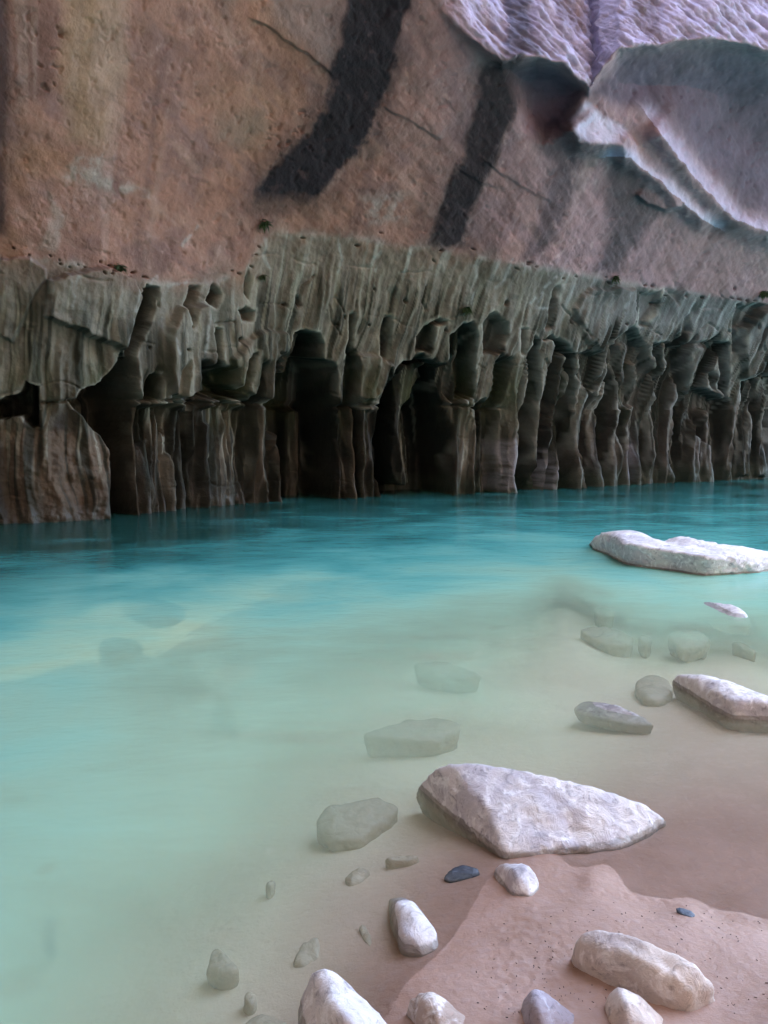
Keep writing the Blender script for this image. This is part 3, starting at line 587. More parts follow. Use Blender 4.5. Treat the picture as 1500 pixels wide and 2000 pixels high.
for pts in ([(85,615),(95,570),(100,540)],[(132,620),(138,560),(142,540)],[(236,676),(246,610),(256,560)],[(290,560),(305,540),(330,690)],[(320,600),(330,560),(365,552)],[(385,560),(392,600),(385,690),(378,720)],[(720,520),(745,490),(735,530)],[(370,470),(388,440),(360,480)],[(1100,555),(1080,600),(1040,600),(1060,560),(1095,535)],[(1030,590),(1060,560)],[(1215,610),(1225,570)],[(520,440),(515,500),(525,530)],[(925,500),(930,540),(915,590)],[(1000,505),(985,545),(965,560)],[(660,480),(668,500),(658,530)]):
    p = np.array(pts); m_ = (U > p[:, 0].min()-15) & (U < p[:, 0].max()+15) & (V > p[:, 1].min()-15) & (V < p[:, 1].max()+15)
    dd = np.full(U.shape, 99.0); dd[m_] = seg_dist(WU[m_], WV[m_], pts)[0]
    c = blend(c, 0.7*np.exp(-(dd/3.0)**2)*ss(-0.3, 0.1, n_sm), C3(0.54, 0.55, 0.52))
c = np.clip(0.56*c*((np.array([1.03, 0.92, 0.88])*(1-ss(450, 1150, U))[..., None]+np.array([1.26, 1.20, 1.36])*ss(450, 1150, U)[..., None])*(1-below[..., None])+(np.array([0.90, 0.92, 0.86])*(1-ss(700, 1400, U))[..., None]+np.array([0.80, 0.89, 1.03])*ss(700, 1400, U)[..., None])*below[..., None])*(1+0.18*n_sm[..., None]+0.15*n_md[..., None]), 0.01, 0.8)  # sky light painted in as a bluer, brighter tint towards the right
relief = np.clip(0.75*(1-0.85*bowl)+0.35*above_lip+0.25*ss(-0.2, 0.3, n_lg)*(1-bowl), 0.08, 1.8)
wetm = np.clip(0.6*alg*below+0.8*wlz*below, 0, 1)

# upper continuation of the wall above the frame, row by row
rows = [np.stack([PX, PY, PZ], -1)]; crow = [c]; wrow = [wetm]
T = rows[0][0]; ext = []; 
zs_ = [1.0, 2.2, 4.0, 6.5, 10.0, 15.0, 22.0, 30.0]
for h in zs_:
    o = prof(np.clip(T[:, 2]+h, -3, 40))-prof(np.clip(T[:, 2], -3, 40))
    r_ = T.copy(); g = 1.0*fbm(T[:, 0]*0.15, np.full(NC, h*0.2), 0.0, 3, 61)
    o = o+ss(1000, -200, uu)*11.0*ss(0, 12, np.array(h))  # unseen roof pushed out on the left to shade wall and water
    r_[:, 0] += nxh[0]*(o+g); r_[:, 1] += nyh[0]*(o+g); r_[:, 2] += h; ext.append(r_)
ext = np.array(ext[::-1])
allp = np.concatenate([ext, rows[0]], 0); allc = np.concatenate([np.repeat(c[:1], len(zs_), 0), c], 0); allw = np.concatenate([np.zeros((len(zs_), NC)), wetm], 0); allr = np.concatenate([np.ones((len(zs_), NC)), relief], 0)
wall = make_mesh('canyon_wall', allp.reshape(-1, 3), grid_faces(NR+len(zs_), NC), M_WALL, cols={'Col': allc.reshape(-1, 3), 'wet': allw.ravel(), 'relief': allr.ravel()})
tag(wall, kind='structure')

# unseen gorge wall shaped for the light: closed left and behind, open right
def gorge(name, line, H, seed, lean):
    line = np.array(line, float); L = np.concatenate([[0], np.cumsum(np.hypot(*np.diff(line, axis=0).T))])
    t = np.arange(0, L[-1], 0.5); x = np.interp(t, L, line[:, 0]); y = np.interp(t, L, line[:, 1])
    k = np.hanning(17); k /= k.sum(); x = np.convolve(np.pad(x, 8, 'edge'), k, 'valid'); y = np.convolve(np.pad(y, 8, 'edge'), k, 'valid')
    tx, ty = np.gradient(x), np.gradient(y); q = np.hypot(tx, ty); nx, ny = ty/q, -tx/q
    z = np.concatenate([np.arange(-1.5, 8, 0.4), np.arange(8, H, 1.0)])
    Z, X = np.meshgrid(z, x, indexing='ij'); Y = np.meshgrid(z, y, indexing='ij')[1]
    d = 1.1*fbm(X*0.16, Y*0.16, Z*0.13, 5, seed)+lean(Z)
    X2 = X+nx[None]*d; Y2 = Y+ny[None]*d
    cc = np.zeros(Z.shape+(3,))+C3(0.24, 0.17, 0.13); nn = fbm(X*0.6, Y*0.6, Z*0.06, 4, seed+3)
    cc = blend(cc, 0.7*ss(0.05, 0.4, nn), C3(0.10, 0.08, 0.075)); cc = blend(cc, 0.6*ss(0.1, 0.4, -nn), C3(0.30, 0.22, 0.175))
    o = make_mesh(name, np.stack([X2, Y2, Z], -1).reshape(-1, 3), grid_faces(len(z), len(x)), M_WALL, cols={'Col': cc.reshape(-1, 3), 'wet': np.zeros(Z.size), 'relief': np.ones(Z.size)})
    return tag(o, kind='structure')
gorge('unseen_canyon_wall', [(-8.0, 13.5), (-9.5, 9), (-10, 2), (-8.5, -5), (-3, -9.5), (8, -11.5), (20, -9.5), (36, -6), (58, 3)], 44, 71, lambda z: 0.25*np.clip(z, 0, 7)-np.clip(z-10, 0, 99)*0.12)

# ------------------------------------------------------------------ sand bar and river bed
BED = np.array([
 (1150,1720,.022),(1050,1790,.022),(1000,1850,.025),(950,1920,.03),(1000,1990,.05),(1300,1850,.05),(1450,1900,.055),(1400,1990,.06),(1200,1990,.06),(850,1985,.028),(1200,1790,.035),(1350,1800,.03),(1480,1840,.03),
 (1062,1672,.006),(1130,1728,.008),(1300,1768,.004),(1500,1812,.004),(870,1850,0.0),(790,1925,0.0),(905,1772,-.004),(965,1762,.008),(720,1990,-.012),
 (1300,1680,-.010),(1450,1730,-.010),(1400,1600,-.022),(1300,1500,-.06),(1450,1480,-.055),(1480,1350,-.10),(1100,1450,-.12),(1180,1640,-.012),(1150,1690,-.003),(1250,1728,-.008),(1400,1765,-.008),(1200,1758,.014),(1400,1800,.014),(1110,1745,.014),
 (850,1720,-.025),(750,1780,-.05),(700,1880,-.04),(620,1960,-.06),(650,1700,-.085),(500,1850,-.12),(400,1950,-.13),(200,1980,-.20),(0,1950,-.30),(300,1750,-.24),(100,1700,-.34),(500,1650,-.19),(700,1550,-.15),(400,1500,-.32),(100,1450,-.42),(700,1400,-.20),(500,1300,-.36),(150,1300,-.46),(900,1300,-.23),(1200,1250,-.17),(1450,1230,-.21),(1450,1150,-.55),(1100,1130,-.31),(1050,1190,-.25),(900,1180,-.36),(700,1200,-.42),(450,1180,-.54),(100,1180,-.72),(800,1070,-1.05),(1150,1050,-1.1),(300,1070,-1.6),(1400,1010,-1.3),(50,1060,-2.1),(750,990,-1.6),(1100,990,-1.6),(1450,960,-1.7),(300,1020,-2.3),(0,1025,-2.5),(120,1090,-1.6),(520,1030,-1.6),  # left pool deepened so its water colour darkens like wall shade
 (-150,1500,-.46),(-150,2000,-.4),(1650,1500,-.05),(1650,1900,.07),(1650,1250,-.3),(1650,1050,-1.2),(-150,1150,-1.4),(400,2150,-.05),(900,2150,.08),(1400,2150,.10),(0,2150,-.18)], float)
def tps(A, B):
    r = np.hypot(A[:, None, 0]-B[None, :, 0], A[:, None, 1]-B[None, :, 1])/1000
    return np.where(r > 1e-9, r*r*np.log(np.maximum(r, 1e-9)), 0)
_K = tps(BED, BED)+np.eye(len(BED))*2e-4; _P = np.c_[np.ones(len(BED)), BED[:, :2]/1000]
_w = np.linalg.solve(np.block([[_K, _P], [_P.T, np.zeros((3, 3))]]), np.r_[BED[:, 2], 0, 0, 0])
def bed_uv(u, v):
    u = np.clip(u, -150, 1650); v = np.clip(v, 955, 2150); s = u.shape; q = np.c_[u.ravel(), v.ravel()]; out = np.zeros(len(q))
    for i in range(0, len(q), 40000):
        qq = q[i:i+40000]; out[i:i+40000] = tps(qq, BED)@_w[:len(BED)]+np.c_[np.ones(len(qq)), qq/1000]@_w[len(BED):]
    return out.reshape(s)
def bed_z(x, y):
    """height of the sand at a point of the plan"""
    yy = np.maximum(y, 1.25); u, v = project(x*yy/np.maximum(y, yy), yy, np.zeros_like(x))
    u = np.where(y < 1.25, 750+(x/1.25)*900, u)
    z = np.clip(bed_uv(u, np.where(y < 1.25, 2150, v)), -2.6, 0.12)
    z = z+np.clip((1.25-y)*0.05, 0, 1.2)
    sh = ss(-0.5, 0.0, z)
    z = z+0.006*fbm(x*2.2, y*2.2, 0.0, 4, 81)*(0.35+0.65*ss(0.0, 0.03, np.abs(z)))+(1-sh)*0.10*fbm(x*0.8, y*0.8, 0.0, 3, 82)
    return z
def bed_detail(x, y, z):
    u, v = project(x, np.maximum(y, 0.6), z)
    # scuffed, trampled sand around the cobbles and the lapped edge on the right
    tr = poly_mask(u, v, [(960, 1800), (1060, 1770), (1120, 1840), (1180, 1960), (1100, 2080), (940, 2060), (930, 1900)], -40, 50, 90)
    z = z+tr*0.004*fbm(x*26, y*26, 0.0, 3, 83)+tr*0.006*np.abs(fbm(x*12, y*20, 0.0, 3, 84))
    d, t, s = seg_dist(u, v, [(1050, 1672), (1090, 1712), (1130, 1732), (1200, 1745), (1300, 1764), (1400, 1782), (1500, 1806), (1650, 1850)])
    d = d+4*fbm(x*14, y*14, 1.0, 3, 85)
    z = z+0.006*np.exp(-(d/7)**2)*(0.6+0.7*fbm(x*40, y*40, 0.0, 2, 86))*ss(0.05, 0.3, t)
    z = z+0.0016*fbm(x*45, y*45, 0.0, 3, 87)*ss(-0.1, 0.0, z)
    return z
ks = np.concatenate([np.linspace(-5, -0.62, 26)[:-1], np.linspace(-0.62, 0.62, 561), np.linspace(0.62, 5, 26)[1:]])
vr = np.concatenate([np.linspace(935, 1050, 30)[:-1], np.linspace(1050, 1400, 90)[:-1], np.linspace(1400, 2060, 260)])
gyr = ground(np.full(len(vr), 750.0), vr)[1]
yr = np.concatenate([[60.0, 45.0, 36.0], gyr, gyr[-1]-np.array([0.06, 0.15, 0.3, 0.6, 1.2, 2.2, 4, 7, 12])])
W_ = np.where(yr > 1.5, yr, 1.5+(1.5-yr)*0.6)
XB = ks[None, :]*W_[:, None]; YB = np.repeat(yr[:, None], len(ks), 1)
ZB = bed_z(XB, YB); ZB = bed_detail(XB, YB, ZB)
siltm = ss(0.0, -0.16, ZB)
bed = make_mesh('sand_bar', np.stack([XB, YB, ZB], -1).reshape(-1, 3), grid_faces(len(yr), len(ks), True), M_SAND, cols={'silt': siltm.ravel()})
tag(bed, kind='structure')
def sand_at(x, y):
    x = np.atleast_1d(np.asarray(x, float)); y = np.atleast_1d(np.asarray(y, float)); return bed_z(x, y)

# ------------------------------------------------------------------ rocks
def ico(level):
    bm = bmesh.new(); bmesh.ops.create_icosphere(bm, subdivisions=level, radius=1.0)
    v = np.array([p.co[:] for p in bm.verts]); f = np.array([[p.index for p in q.verts] for q in bm.faces]); bm.free(); return v, f
ICO = {k: ico(k) for k in (4, 5, 6)}
ROCKS = []
def rock(name, label, pts, mat, seed, level=5, p=14, rough=0.05, fine=0.012, sink=0.10, group=None, grooves=()):
    """pts: (u, v, z) photo pixel and height of points of the stone's surface; the stone is their rounded hull"""
    P = np.array([np.array(ground(u, v, z)).ravel() for u, v, z in pts])
    low = P[P[:, 2] < np.median(P[:, 2])+1e-6]
    cen = P[:, :2].mean(0); base = P.copy(); base[:, :2] = cen+(base[:, :2]-cen)*0.86; base[:, 2] = P[:, 2].min()-sink
    P = np.concatenate([P, base])
    o = 0.5*(P.max(0)+P.min(0)); sc_ = 0.5*(P.max(0)-P.min(0)); Q = (P-o)/sc_
    bm = bmesh.new()
    for q in Q: bm.verts.new(q)
    r = bmesh.ops.convex_hull(bm, input=bm.verts)
    bm.normal_update()
    N = np.array([f.normal[:] for f in bm.faces]); O = np.array([f.normal.dot(f.verts[0].co) for f in bm.faces]); bm.free()
    c0 = Q.mean(0); O = O-N@c0; ok = O > 1e-4; N, O = N[ok], O[ok]
    d, F = ICO[level]
    k = np.clip(d@N.T, 0, None)/O[None, :]
    kk = k.max(1); rad = 1/(kk*(((k/kk[:, None])**p).sum(1))**(1/p))
    rad = rad*1.09
    X = c0+d*rad[:, None]; Wd = o+X*sc_
    g = float(np.cbrt(np.prod(sc_))); cw = o+c0*sc_
    dirn = Wd-cw; ln = np.linalg.norm(dirn, axis=1, keepdims=True); dirn = dirn/ln
    s = 1.0/g
    n = rough*g*fbm(Wd[:, 0]*s*1.1, Wd[:, 1]*s*1.1, Wd[:, 2]*s*1.1, 3, seed)*2+fine*fbm(Wd[:, 0]*22, Wd[:, 1]*22, Wd[:, 2]*22, 4, seed+5)
    n = n-0.012*np.clip(fbm(Wd[:, 0]*9, Wd[:, 1]*9, Wd[:, 2]*9, 3, seed+9)-0.25, 0, 1)*2
    for gp, gw, gd in grooves:
        G = np.array([np.array(ground(u, v, z)).ravel() for u, v, z in gp]); dm = np.full(len(Wd), 1e9)
        for i in range(len(G)-1):
            e = G[i+1]-G[i]; t = np.clip(((Wd-G[i])@e)/(e@e), 0, 1); dm = np.minimum(dm, np.linalg.norm(Wd-G[i]-t[:, None]*e, axis=1))
        n = n-gd*np.exp(-(dm/gw)**2)
    Wd = Wd+dirn*n[:, None]
    org = np.array([cw[0], cw[1], Wd[:, 2].min()])
    ob = make_mesh(name, Wd-org, F, mat); ob.location = org
    tag(ob, label, 'rock', group); ROCKS.append(ob); return ob
def oval(u, v, ru, rv, ang, h, n=10, z=0.0, top=0.55, skew=0.0):
    """surface points of a cobble: outline ellipse at height z and a smaller crown h higher"""
    a = math.radians(ang); out = []
    for k in range(n):
        t = 2*math.pi*k/n; x, y = ru*math.cos(t), rv*math.sin(t)
        out.append((u+x*math.cos(a)-y*math.sin(a), v+x*math.sin(a)+y*math.cos(a), z))
    for k in range(6):
        t = 2*math.pi*k/6; x, y = ru*top*math.cos(t)+skew*ru, rv*top*math.sin(t)
        out.append((u+x*math.cos(a)-y*math.sin(a), v+x*math.sin(a)+y*math.cos(a)-1500*h/3.2*0.55*0, z+h))
    return out

rock('boulder', 'large pale triangular boulder at the tip of the sand bar, largest near stone',
     [(824,1560,-.05),(845,1528,.02),(862,1506,.13),(885,1498,.165),(960,1502,.175),(1060,1520,.165),(1150,1546,.135),(1225,1566,.09),(1262,1585,.05),(1290,1608,-.02),(1255,1632,-.01),(1190,1655,.0),(1110,1662,.0),(1030,1676,-.01),(985,1664,.02),(945,1640,.0),(900,1600,-.03),(850,1572,-.05),(960,1585,.105),(1080,1600,.085)],
     M_PALE, 101, 6, 45, 0.035, 0.012, 0.10, grooves=[([(1048,1622,.06),(1068,1640,.03),(1080,1662,.0)], .014, .022), ([(1110,1655,.0),(1128,1630,.05),(1120,1600,.09)], .025, .022), ([(940,1600,.12),(1040,1612,.1),(1120,1590,.1)], .012, .006)])
rock('cobble', 'white rounded cobble just below the large triangular boulder', [(962,1705,.0),(975,1690,.05),(1005,1681,.07),(1035,1690,.07),(1050,1712,.045),(1053,1738,.02),(1035,1755,.012),(1000,1750,.012),(975,1732,.0),(1010,1710,.075)], M_PALE, 102, 5, 12, 0.05, 0.004, 0.05)
rock('cobble', 'tooth-shaped white stone half sunk in the shallows at the sand edge', [(757,1760,-.06),(772,1750,-.04),(800,1758,-.02),(780,1772,.05),(800,1768,.055),(840,1800,.05),(857,1825,.02),(850,1855,.0),(830,1866,.0),(790,1858,-.01),(768,1830,-.03),(785,1830,.04),(815,1815,.06)], M_PALE, 103, 5, 14, 0.07, 0.007, 0.06)
rock('cobble', 'pale triangular stone with pointed top at the bottom edge, leftmost dry stone', [(582,1985,-.03),(590,1940,.03),(615,1903,.09),(640,1893,.105),(665,1903,.105),(705,1940,.08),(745,1980,.05),(775,2015,.02),(760,2060,.0),(660,2080,.0),(590,2050,-.02),(650,1960,.13),(690,2000,.12)], M_PALE, 104, 5, 16, 0.05, 0.006, 0.08)
rock('cobble', 'brown and white mottled cobble at the bottom edge beside the pointed stone', [(790,1975,.02),(800,1948,.06),(830,1937,.085),(862,1944,.08),(890,1965,.06),(915,1995,.03),(925,2030,.02),(870,2050,.02),(810,2010,.02),(840,1965,.10)], M_BROWN, 105, 5, 12, 0.07, 0.007, 0.06, grooves=[([(835,1990,.07),(845,1965,.1)], .012, .012)])
rock('cobble', 'dark grey cobble with white veins at the bottom edge, middle of the row', [(1013,1972,.05),(1022,1945,.085),(1045,1933,.105),(1070,1940,.10),(1100,1962,.08),(1135,1995,.05),(1140,2030,.04),(1070,2060,.04),(1020,2020,.04),(1050,1965,.125)], M_MOTTLED, 106, 5, 12, 0.05, 0.006, 0.06)
rock('cobble', 'pinkish rounded cobble touching the front of the long boulder', [(1183,1965,.06),(1190,1940,.10),(1210,1927,.125),(1235,1932,.12),(1270,1958,.10),(1300,1990,.06),(1300,2040,.05),(1230,2060,.05),(1185,2010,.05),(1220,1960,.14)], M_TAN, 107, 5, 12, 0.05, 0.006, 0.06)
rock('boulder', 'long loaf-shaped pale boulder lying on the dry pink sand', [(1110,1868,.05),(1115,1845,.11),(1140,1818,.155),(1180,1810,.17),(1235,1820,.18),(1300,1848,.18),(1360,1880,.16),(1395,1915,.12),(1411,1955,.06),(1395,1972,.05),(1350,1980,.05),(1310,1966,.05),(1240,1930,.05),(1180,1905,.05),(1130,1888,.05),(1140,1850,.13),(1260,1880,.165),(1350,1930,.13)], M_TAN, 108, 6, 12, 0.05, 0.011, 0.10, grooves=[([(1235,1930,.06),(1232,1912,.10)], .02, .018)])
rock('boulder', 'long smooth pale rock with a wet lower rim at the right edge of the shallows', [(1310,1330,.0),(1316,1318,.06),(1345,1312,.10),(1390,1320,.13),(1440,1342,.13),(1500,1362,.11),(1580,1385,.07),(1620,1405,.0),(1560,1420,-.03),(1480,1404,-.03),(1420,1388,-.03),(1370,1370,-.03),(1325,1350,-.03),(1430,1365,.11)], M_PALE, 109, 6, 12, 0.04, 0.012, 0.12)
rock('boulder', 'big humped pale boulder standing in the turquoise channel on the right', [(1150,1066,-0.034),(1175,1058,0.052),(1192,1047,0.206),(1215,1043,0.258),(1245,1043,0.267),(1285,1055,0.189),(1320,1059,0.206),(1390,1063,0.224),(1445,1069,0.206),(1500,1085,0.138),(1560,1097,0.026),(1560,1115,-0.043),(1480,1112,-0.017),(1390,1108,0.000),(1320,1102,0.000),(1250,1085,0.000),(1200,1072,0.000),(1230,1065,0.224),(1380,1087,0.206)], M_PALE, 110, 6, 34, 0.10, 0.035, 0.25, grooves=[([(1275,1046,.25),(1290,1062,.2),(1310,1078,.14),(1330,1095,.05)], .13, .12), ([(1205,1040,.26),(1245,1038,.30)], .18, -.06), ([(1390,1108,.0),(1420,1100,.04),(1450,1108,.02)], .05, .05)])
G1 = 'stones under the shallow water'
rock('cobble', 'submerged pointed stone with a small dry white patch on its back', [(1118,1384,-.025),(1140,1370,-.012),(1178,1371,.008),(1205,1377,.022),(1232,1388,.014),(1255,1400,-.01),(1284,1418,-.03),(1230,1415,-.03),(1180,1402,-.03),(1135,1394,-.03)], M_PALE, 111, 5, 14, 0.05, 0.006, 0.06, G1)
rock('cobble', 'submerged oblong stone with a tiny dry white crest, below the channel boulder', [(1352,1183,-.03),(1380,1175,.005),(1415,1178,.035),(1440,1186,.05),(1456,1200,.0),(1468,1222,-.04),(1420,1217,-.04),(1385,1200,-.04)], M_PALE, 112, 5, 14, 0.06, 0.008, 0.1, G1)
SUB = [
 ('submerged round stone touching the tip of the long smooth rock', oval(1278,1342,42,28,10,.07,z=-.085), 5, .06),
 ('submerged flat angular slab left of the stone with the dry patch', [(697,1432,-.10),(740,1414,-.05),(800,1400,-.02),(860,1396,-.02),(907,1408,-.03),(895,1426,-.07),(850,1448,-.14),(780,1442,-.12)], 5, .05),
 ('submerged oval stone left of the large triangular boulder', [(608,1605,-.14),(620,1580,-.08),(680,1560,-.05),(750,1555,-.05),(790,1570,-.08),(770,1592,-.10),(740,1610,-.13),(700,1640,-.15),(650,1640,-.15),(620,1625,-.15),(680,1590,-.035)], 5, .06),
 ('submerged small grey stone below the oval stone', [(672,1715,-.10),(685,1698,-.05),(705,1690,-.05),(724,1700,-.07),(705,1722,-.09),(680,1730,-.10)], 4, .05),
 ('submerged grey hook-shaped stone in the lower left shallows', [(402,1875,-.12),(406,1855,-.06),(425,1845,-.05),(445,1868,-.06),(470,1885,-.08),(465,1900,-.12),(430,1905,-.13),(408,1895,-.13)], 5, .10),
 ('submerged slender finger-like stone left of the tooth-shaped stone', [(700,1808,-.05),(710,1800,-.03),(722,1815,-.03),(731,1850,-.05),(722,1854,-.05),(706,1828,-.06)], 4, .04),
 ('half buried square slab with a visible corner under the shallows', [(570,1880,-.08),(588,1834,-.075),(606,1838,-.055),(622,1818,-.055),(628,1830,-.06),(624,1870,-.075),(590,1886,-.085)], 4, .03),
 ('small submerged pebble above the pointed bottom stone', oval(489,1945,14,14,0,.03,z=-.08), 4, .06),
 ('submerged rounded stone cut off by the lower left corner', oval(20,2010,60,34,0,.08,z=-.17), 5, .05),
 ('low submerged stone at the bottom edge left of the pointed stone', oval(515,2005,55,36,-8,.03,z=-.08), 4, .05),
 ('pale submerged slab out in the teal water, farthest from the bank', oval(600,1150,58,20,5,.20,z=-.34), 5, .08),
 ('pale round submerged stone in the middle of the mint water', oval(385,1288,58,24,8,.18,z=-.30), 5, .08),
 ('small pale submerged stone below the round one in mint water', oval(460,1360,42,17,-4,.14,z=-.24), 5, .08),
 ('pale sunken slab in the teal water on the left', oval(300,1182,70,20,8,.22,z=-.36), 5, .08),
 ('sunken stone in blue-green water at the far left', oval(235,1262,48,20,4,.2,z=-.36), 5, .08),
 ('submerged wedge of rock in the right shallows, left of two smaller ones', [(1128,1226,-0.130),(1160,1220,-0.060),(1200,1228,-0.050),(1240,1238,-0.070),(1236,1256,-0.150),(1190,1258,-0.160),(1150,1244,-0.150)], 5, .08),
 ('tiny submerged stone between the wedge and the split stone', oval(1260,1246,15,8,15,.06,z=-.14), 4, .06),
 ('submerged split stone below the oblong one with dry crest', [(1300,1242,-0.120),(1330,1226,-0.050),(1365,1230,-0.050),(1390,1246,-0.090),(1375,1260,-0.150),(1330,1264,-0.150)], 5, .10),
 ('thin submerged shard near the right edge of the shallows', [(1428,1252,-0.160),(1445,1250,-0.100),(1478,1268,-0.120),(1474,1276,-0.170),(1450,1268,-0.180)], 4, .06),
 ('long submerged slab with a dark edge in mid stream', [(805,1294,-.12),(850,1290,-.05),(910,1300,-.05),(944,1314,-.08),(900,1324,-.16),(840,1314,-.16)], 5, .06),
 ('sliver of stone in the sand under shallow water beside the boulder', [(750,1672,-.04),(785,1664,-.018),(822,1670,-.03),(800,1680,-.045),(765,1680,-.05)], 4, .04),
 ('tiny submerged pebble in the left shallows', oval(528,1722,11,8,-30,.03,z=-.13), 4, .05),
 ('small dark submerged pebble near the left edge', oval(95,1796,16,8,0,.06,z=-.22), 4, .05),
 ('small submerged lump above the wedge in the right shallows', oval(1180,1194,22,9,12,.07,z=-.20), 4, .06),
]
for i, (lab, pts, lev, rgh) in enumerate(SUB):
    zt = max(q[2] for q in pts)-0.012; pts = [(a, b, zt-0.38*(zt-z)-(0.09 if 'sunken' in lab else 0.0)) for a, b, z in pts]      # low, flat stones
    rock('submerged_stone', lab, pts, M_SLATE if 'dark submerged pebble' in lab else M_SILTPALE if ('pale' in lab or 'sunken' in lab) else M_SILT, 130+i, lev, 9, rgh*1.6, 0.012, 0.14, G1)
rock('slate_stone', 'dark blue slate fragment with a thin tail left of the white rounded cobble', [(866,1716,-.012),(880,1698,.002),(900,1688,.006),(930,1694,.006),(938,1706,.0),(925,1712,-.004),(898,1708,-.004),(880,1722,-.010)], M_SLATE, 120, 4, 16, 0.05, 0.003, 0.03)
rock('flat_pebble', 'small shiny blue-grey leaf-shaped flat pebble alone on the right sand', [(1320,1774,.038),(1330,1772,.042),(1348,1778,.042),(1358,1787,.038),(1350,1792,.036),(1330,1784,.036)], M_BLUE, 121, 4, 14, 0.03, 0.001, 0.02)

# ------------------------------------------------------------------ river
kw = np.concatenate([np.linspace(-5, -0.62, 16)[:-1], np.linspace(-0.62, 0.62, 200), np.linspace(0.62, 5, 16)[1:]])
vw = np.concatenate([np.linspace(935, 1050, 24)[:-1], np.linspace(1050, 2060, 200)])
yw = np.concatenate([[60.0, 45.0, 36.0], ground(np.full(len(vw), 750.0), vw)[1], [1.1, 0.7, 0.0, -1.0, -2.5, -5.0]])
Ww = np.where(yw > 1.5, yw, 1.5+(1.5-yw)*0.6)
XW = kw[None, :]*Ww[:, None]; YW = np.repeat(yw[:, None], len(kw), 1)
dep = np.clip(-bed_z(XW, YW), 0, 3)
tone = np.where(dep < 0.6, dep*1.45, dep*1.12+0.198)
for ob in ROCKS:                                       # less water stands above a stone than beside it
    lab = ob['label']
    if 'ubmerged' not in lab and 'sunken' not in lab: continue
    bb = np.array([q[:] for q in ob.bound_box]); cx, cy = bb.mean(0)[:2]+np.array(ob.location[:2]); hx, hy = 0.5*(bb.max(0)-bb.min(0))[:2]
    far = 'pale' in lab or 'sunken' in lab
    e = ((XW-cx)/(hx*1.1))**2+((YW-cy)/(hy*1.1))**2; g = np.exp(-e**2)
    tone = tone*(1-(0.22 if far else 0.12)*g)
    if not far: dep = dep*(1-0.12*g)
river = make_mesh('river_water', np.stack([XW, YW, np.zeros_like(XW)], -1).reshape(-1, 3), grid_faces(len(yw), len(kw), True), M_WATER, cols={'depth': dep.ravel(), 'tone': tone.ravel()})
tag(river, kind='structure')

# ------------------------------------------------------------------ small things on the wall and the sand
def leaf_tuft(name, label, u, v, size, n, seed):
    bv = BVHTree.FromPolygons([Vector(p) for p in ()] or [], []) if False else WALL_BVH
    dx, dy, dz = ray(u, v); hitp, nor, idx, dist = bv.ray_cast(Vector((0, 0, CAM_H)), Vector((float(dx), float(dy), float(dz))).normalized())
    if hitp is None: return
    if nor.dot(hitp-Vector((0, 0, CAM_H))) > 0: nor = -nor
    rg = random.Random(seed); vs, fs_ = [], []
    for k in range(n):
        d = (nor*rg.uniform(0.3, 1)+Vector((rg.uniform(-1, 1), rg.uniform(-.6, .6), rg.uniform(-0.9, 0.5)))).normalized()
        s_ = d.cross(Vector((0, 0, 1))).normalized(); L = size*rg.uniform(0.5, 1.0); w = L*rg.uniform(0.10, 0.2)
        r0 = Vector((rg.uniform(-.3, .3)*size, rg.uniform(-.2, .2)*size, rg.uniform(-.15, .15)*size)); dn = Vector((0, 0, -0.25*L))
        b = len(vs); vs += [r0-nor*0.02, r0+d*L*0.45+s_*w, r0+d*L*0.45-s_*w, r0+d*L+dn]; fs_ += [(b, b+1, b+3), (b, b+3, b+2)]
    o = make_mesh(name, np.array([q[:] for q in vs]), np.array(fs_), M_LEAF, smooth=False); o.location = hitp
    tag(o, label, 'fern', 'ferns rooted in the wall')
M_LEAF = flat_material('fern_green', (0.045, 0.085, 0.03), 0.6)
dg_ = bpy.context.evaluated_depsgraph_get(); WALL_BVH = BVHTree.FromObject(wall, dg_)
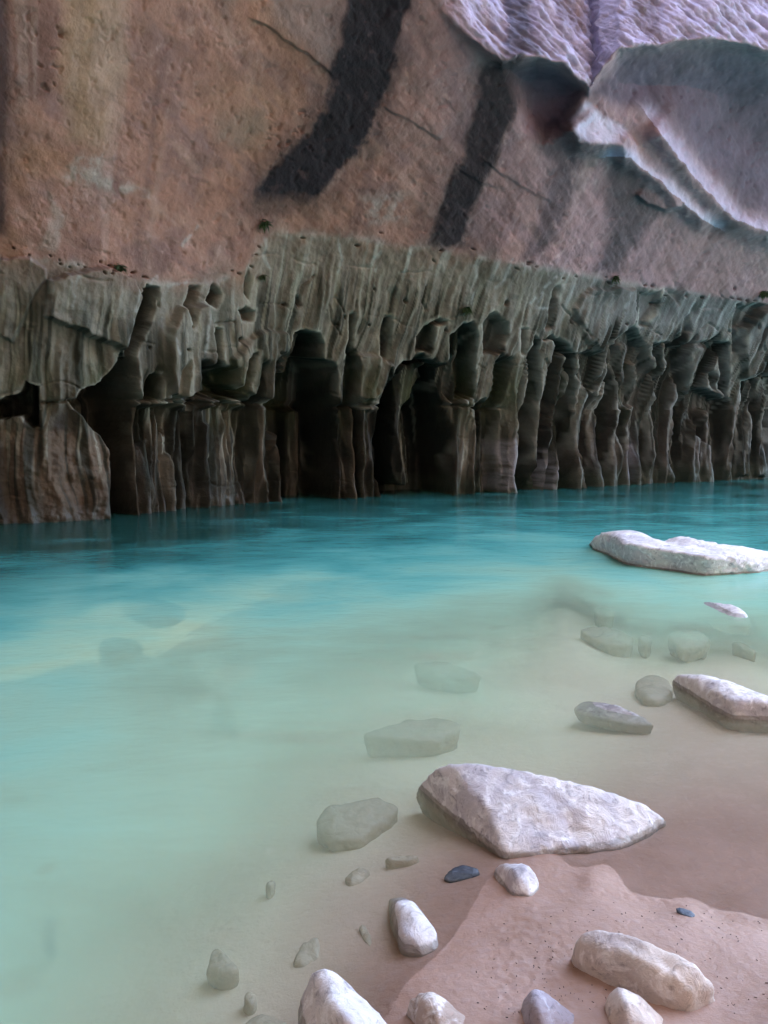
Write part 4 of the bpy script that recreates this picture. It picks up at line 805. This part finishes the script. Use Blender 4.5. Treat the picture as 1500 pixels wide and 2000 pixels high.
leaf_tuft('fern_tuft', 'small dark fern tuft on the bare ledge below the widest black streak', 516, 434, 0.17, 60, 1)
leaf_tuft('fern_tuft', 'green fern tuft hanging above the cave right of centre', 910, 602, 0.20, 80, 2)
leaf_tuft('fern_tuft', 'tiny fern tuft in the cracked wall left of the middle cave', 512, 538, 0.13, 40, 3)
leaf_tuft('fern_tuft', 'green fern tuft in the broken crust at the upper left of the undercut', 232, 520, 0.15, 60, 4)
leaf_tuft('fern_tuft', 'dark fern tuft in a pocket of the ledge at the right', 1200, 541, 0.18, 50, 5)
leaf_tuft('fern_tuft', 'dark fern tuft under the ledge at the right edge', 1492, 570, 0.22, 60, 6)
# crumbs of bark and needles strewn on the sand: too many and too small to count
rg = np.random.default_rng(9); vs, fs_ = [], []
bvb = BVHTree.FromObject(bed, dg_)
for k in range(200):
    if k < 150: u, v = rg.uniform(930, 1500), rg.uniform(1760, 2010)
    else: u, v = rg.normal(1080, 60), rg.normal(1900, 50)
    x, y, _ = [float(q) for q in ground(u, v, 0.03)]
    h = bvb.ray_cast(Vector((x, y, 1)), Vector((0, 0, -1)))[0]
    if h is None or h.z < 0.006: continue
    a = rg.uniform(0, 6.28); L = rg.uniform(0.0010, 0.0035)*(1.6 if rg.random() < 0.15 else 1); w = rg.uniform(0.0006, 0.0012)
    ca, sa = math.cos(a), math.sin(a); b = len(vs)
    for (p, q, r_) in ((-L, -w, 0), (L, -w, 0), (L, w, 0), (-L, w, 0), (-L*.8, 0, w*1.6), (L*.8, 0, w*1.6)):
        vs.append((x+p*ca-q*sa, y+p*sa+q*ca, h.z+r_+0.0005))
    fs_ += [(b, b+1, b+5, b+4), (b+3, b+4, b+5, b+2), (b, b+4, b+3, b+3), (b+1, b+2, b+5, b+5)]
fs_ = [f for f in fs_ if len(set(f)) == 4]
M_BARK = flat_material('bark_crumbs', (0.05, 0.035, 0.03), 0.8)
deb = make_mesh('plant_debris', np.array(vs), np.array(fs_), M_BARK, smooth=False)
tag(deb, 'dark bark crumbs and needles strewn over the pink sand', 'debris', kind='stuff')
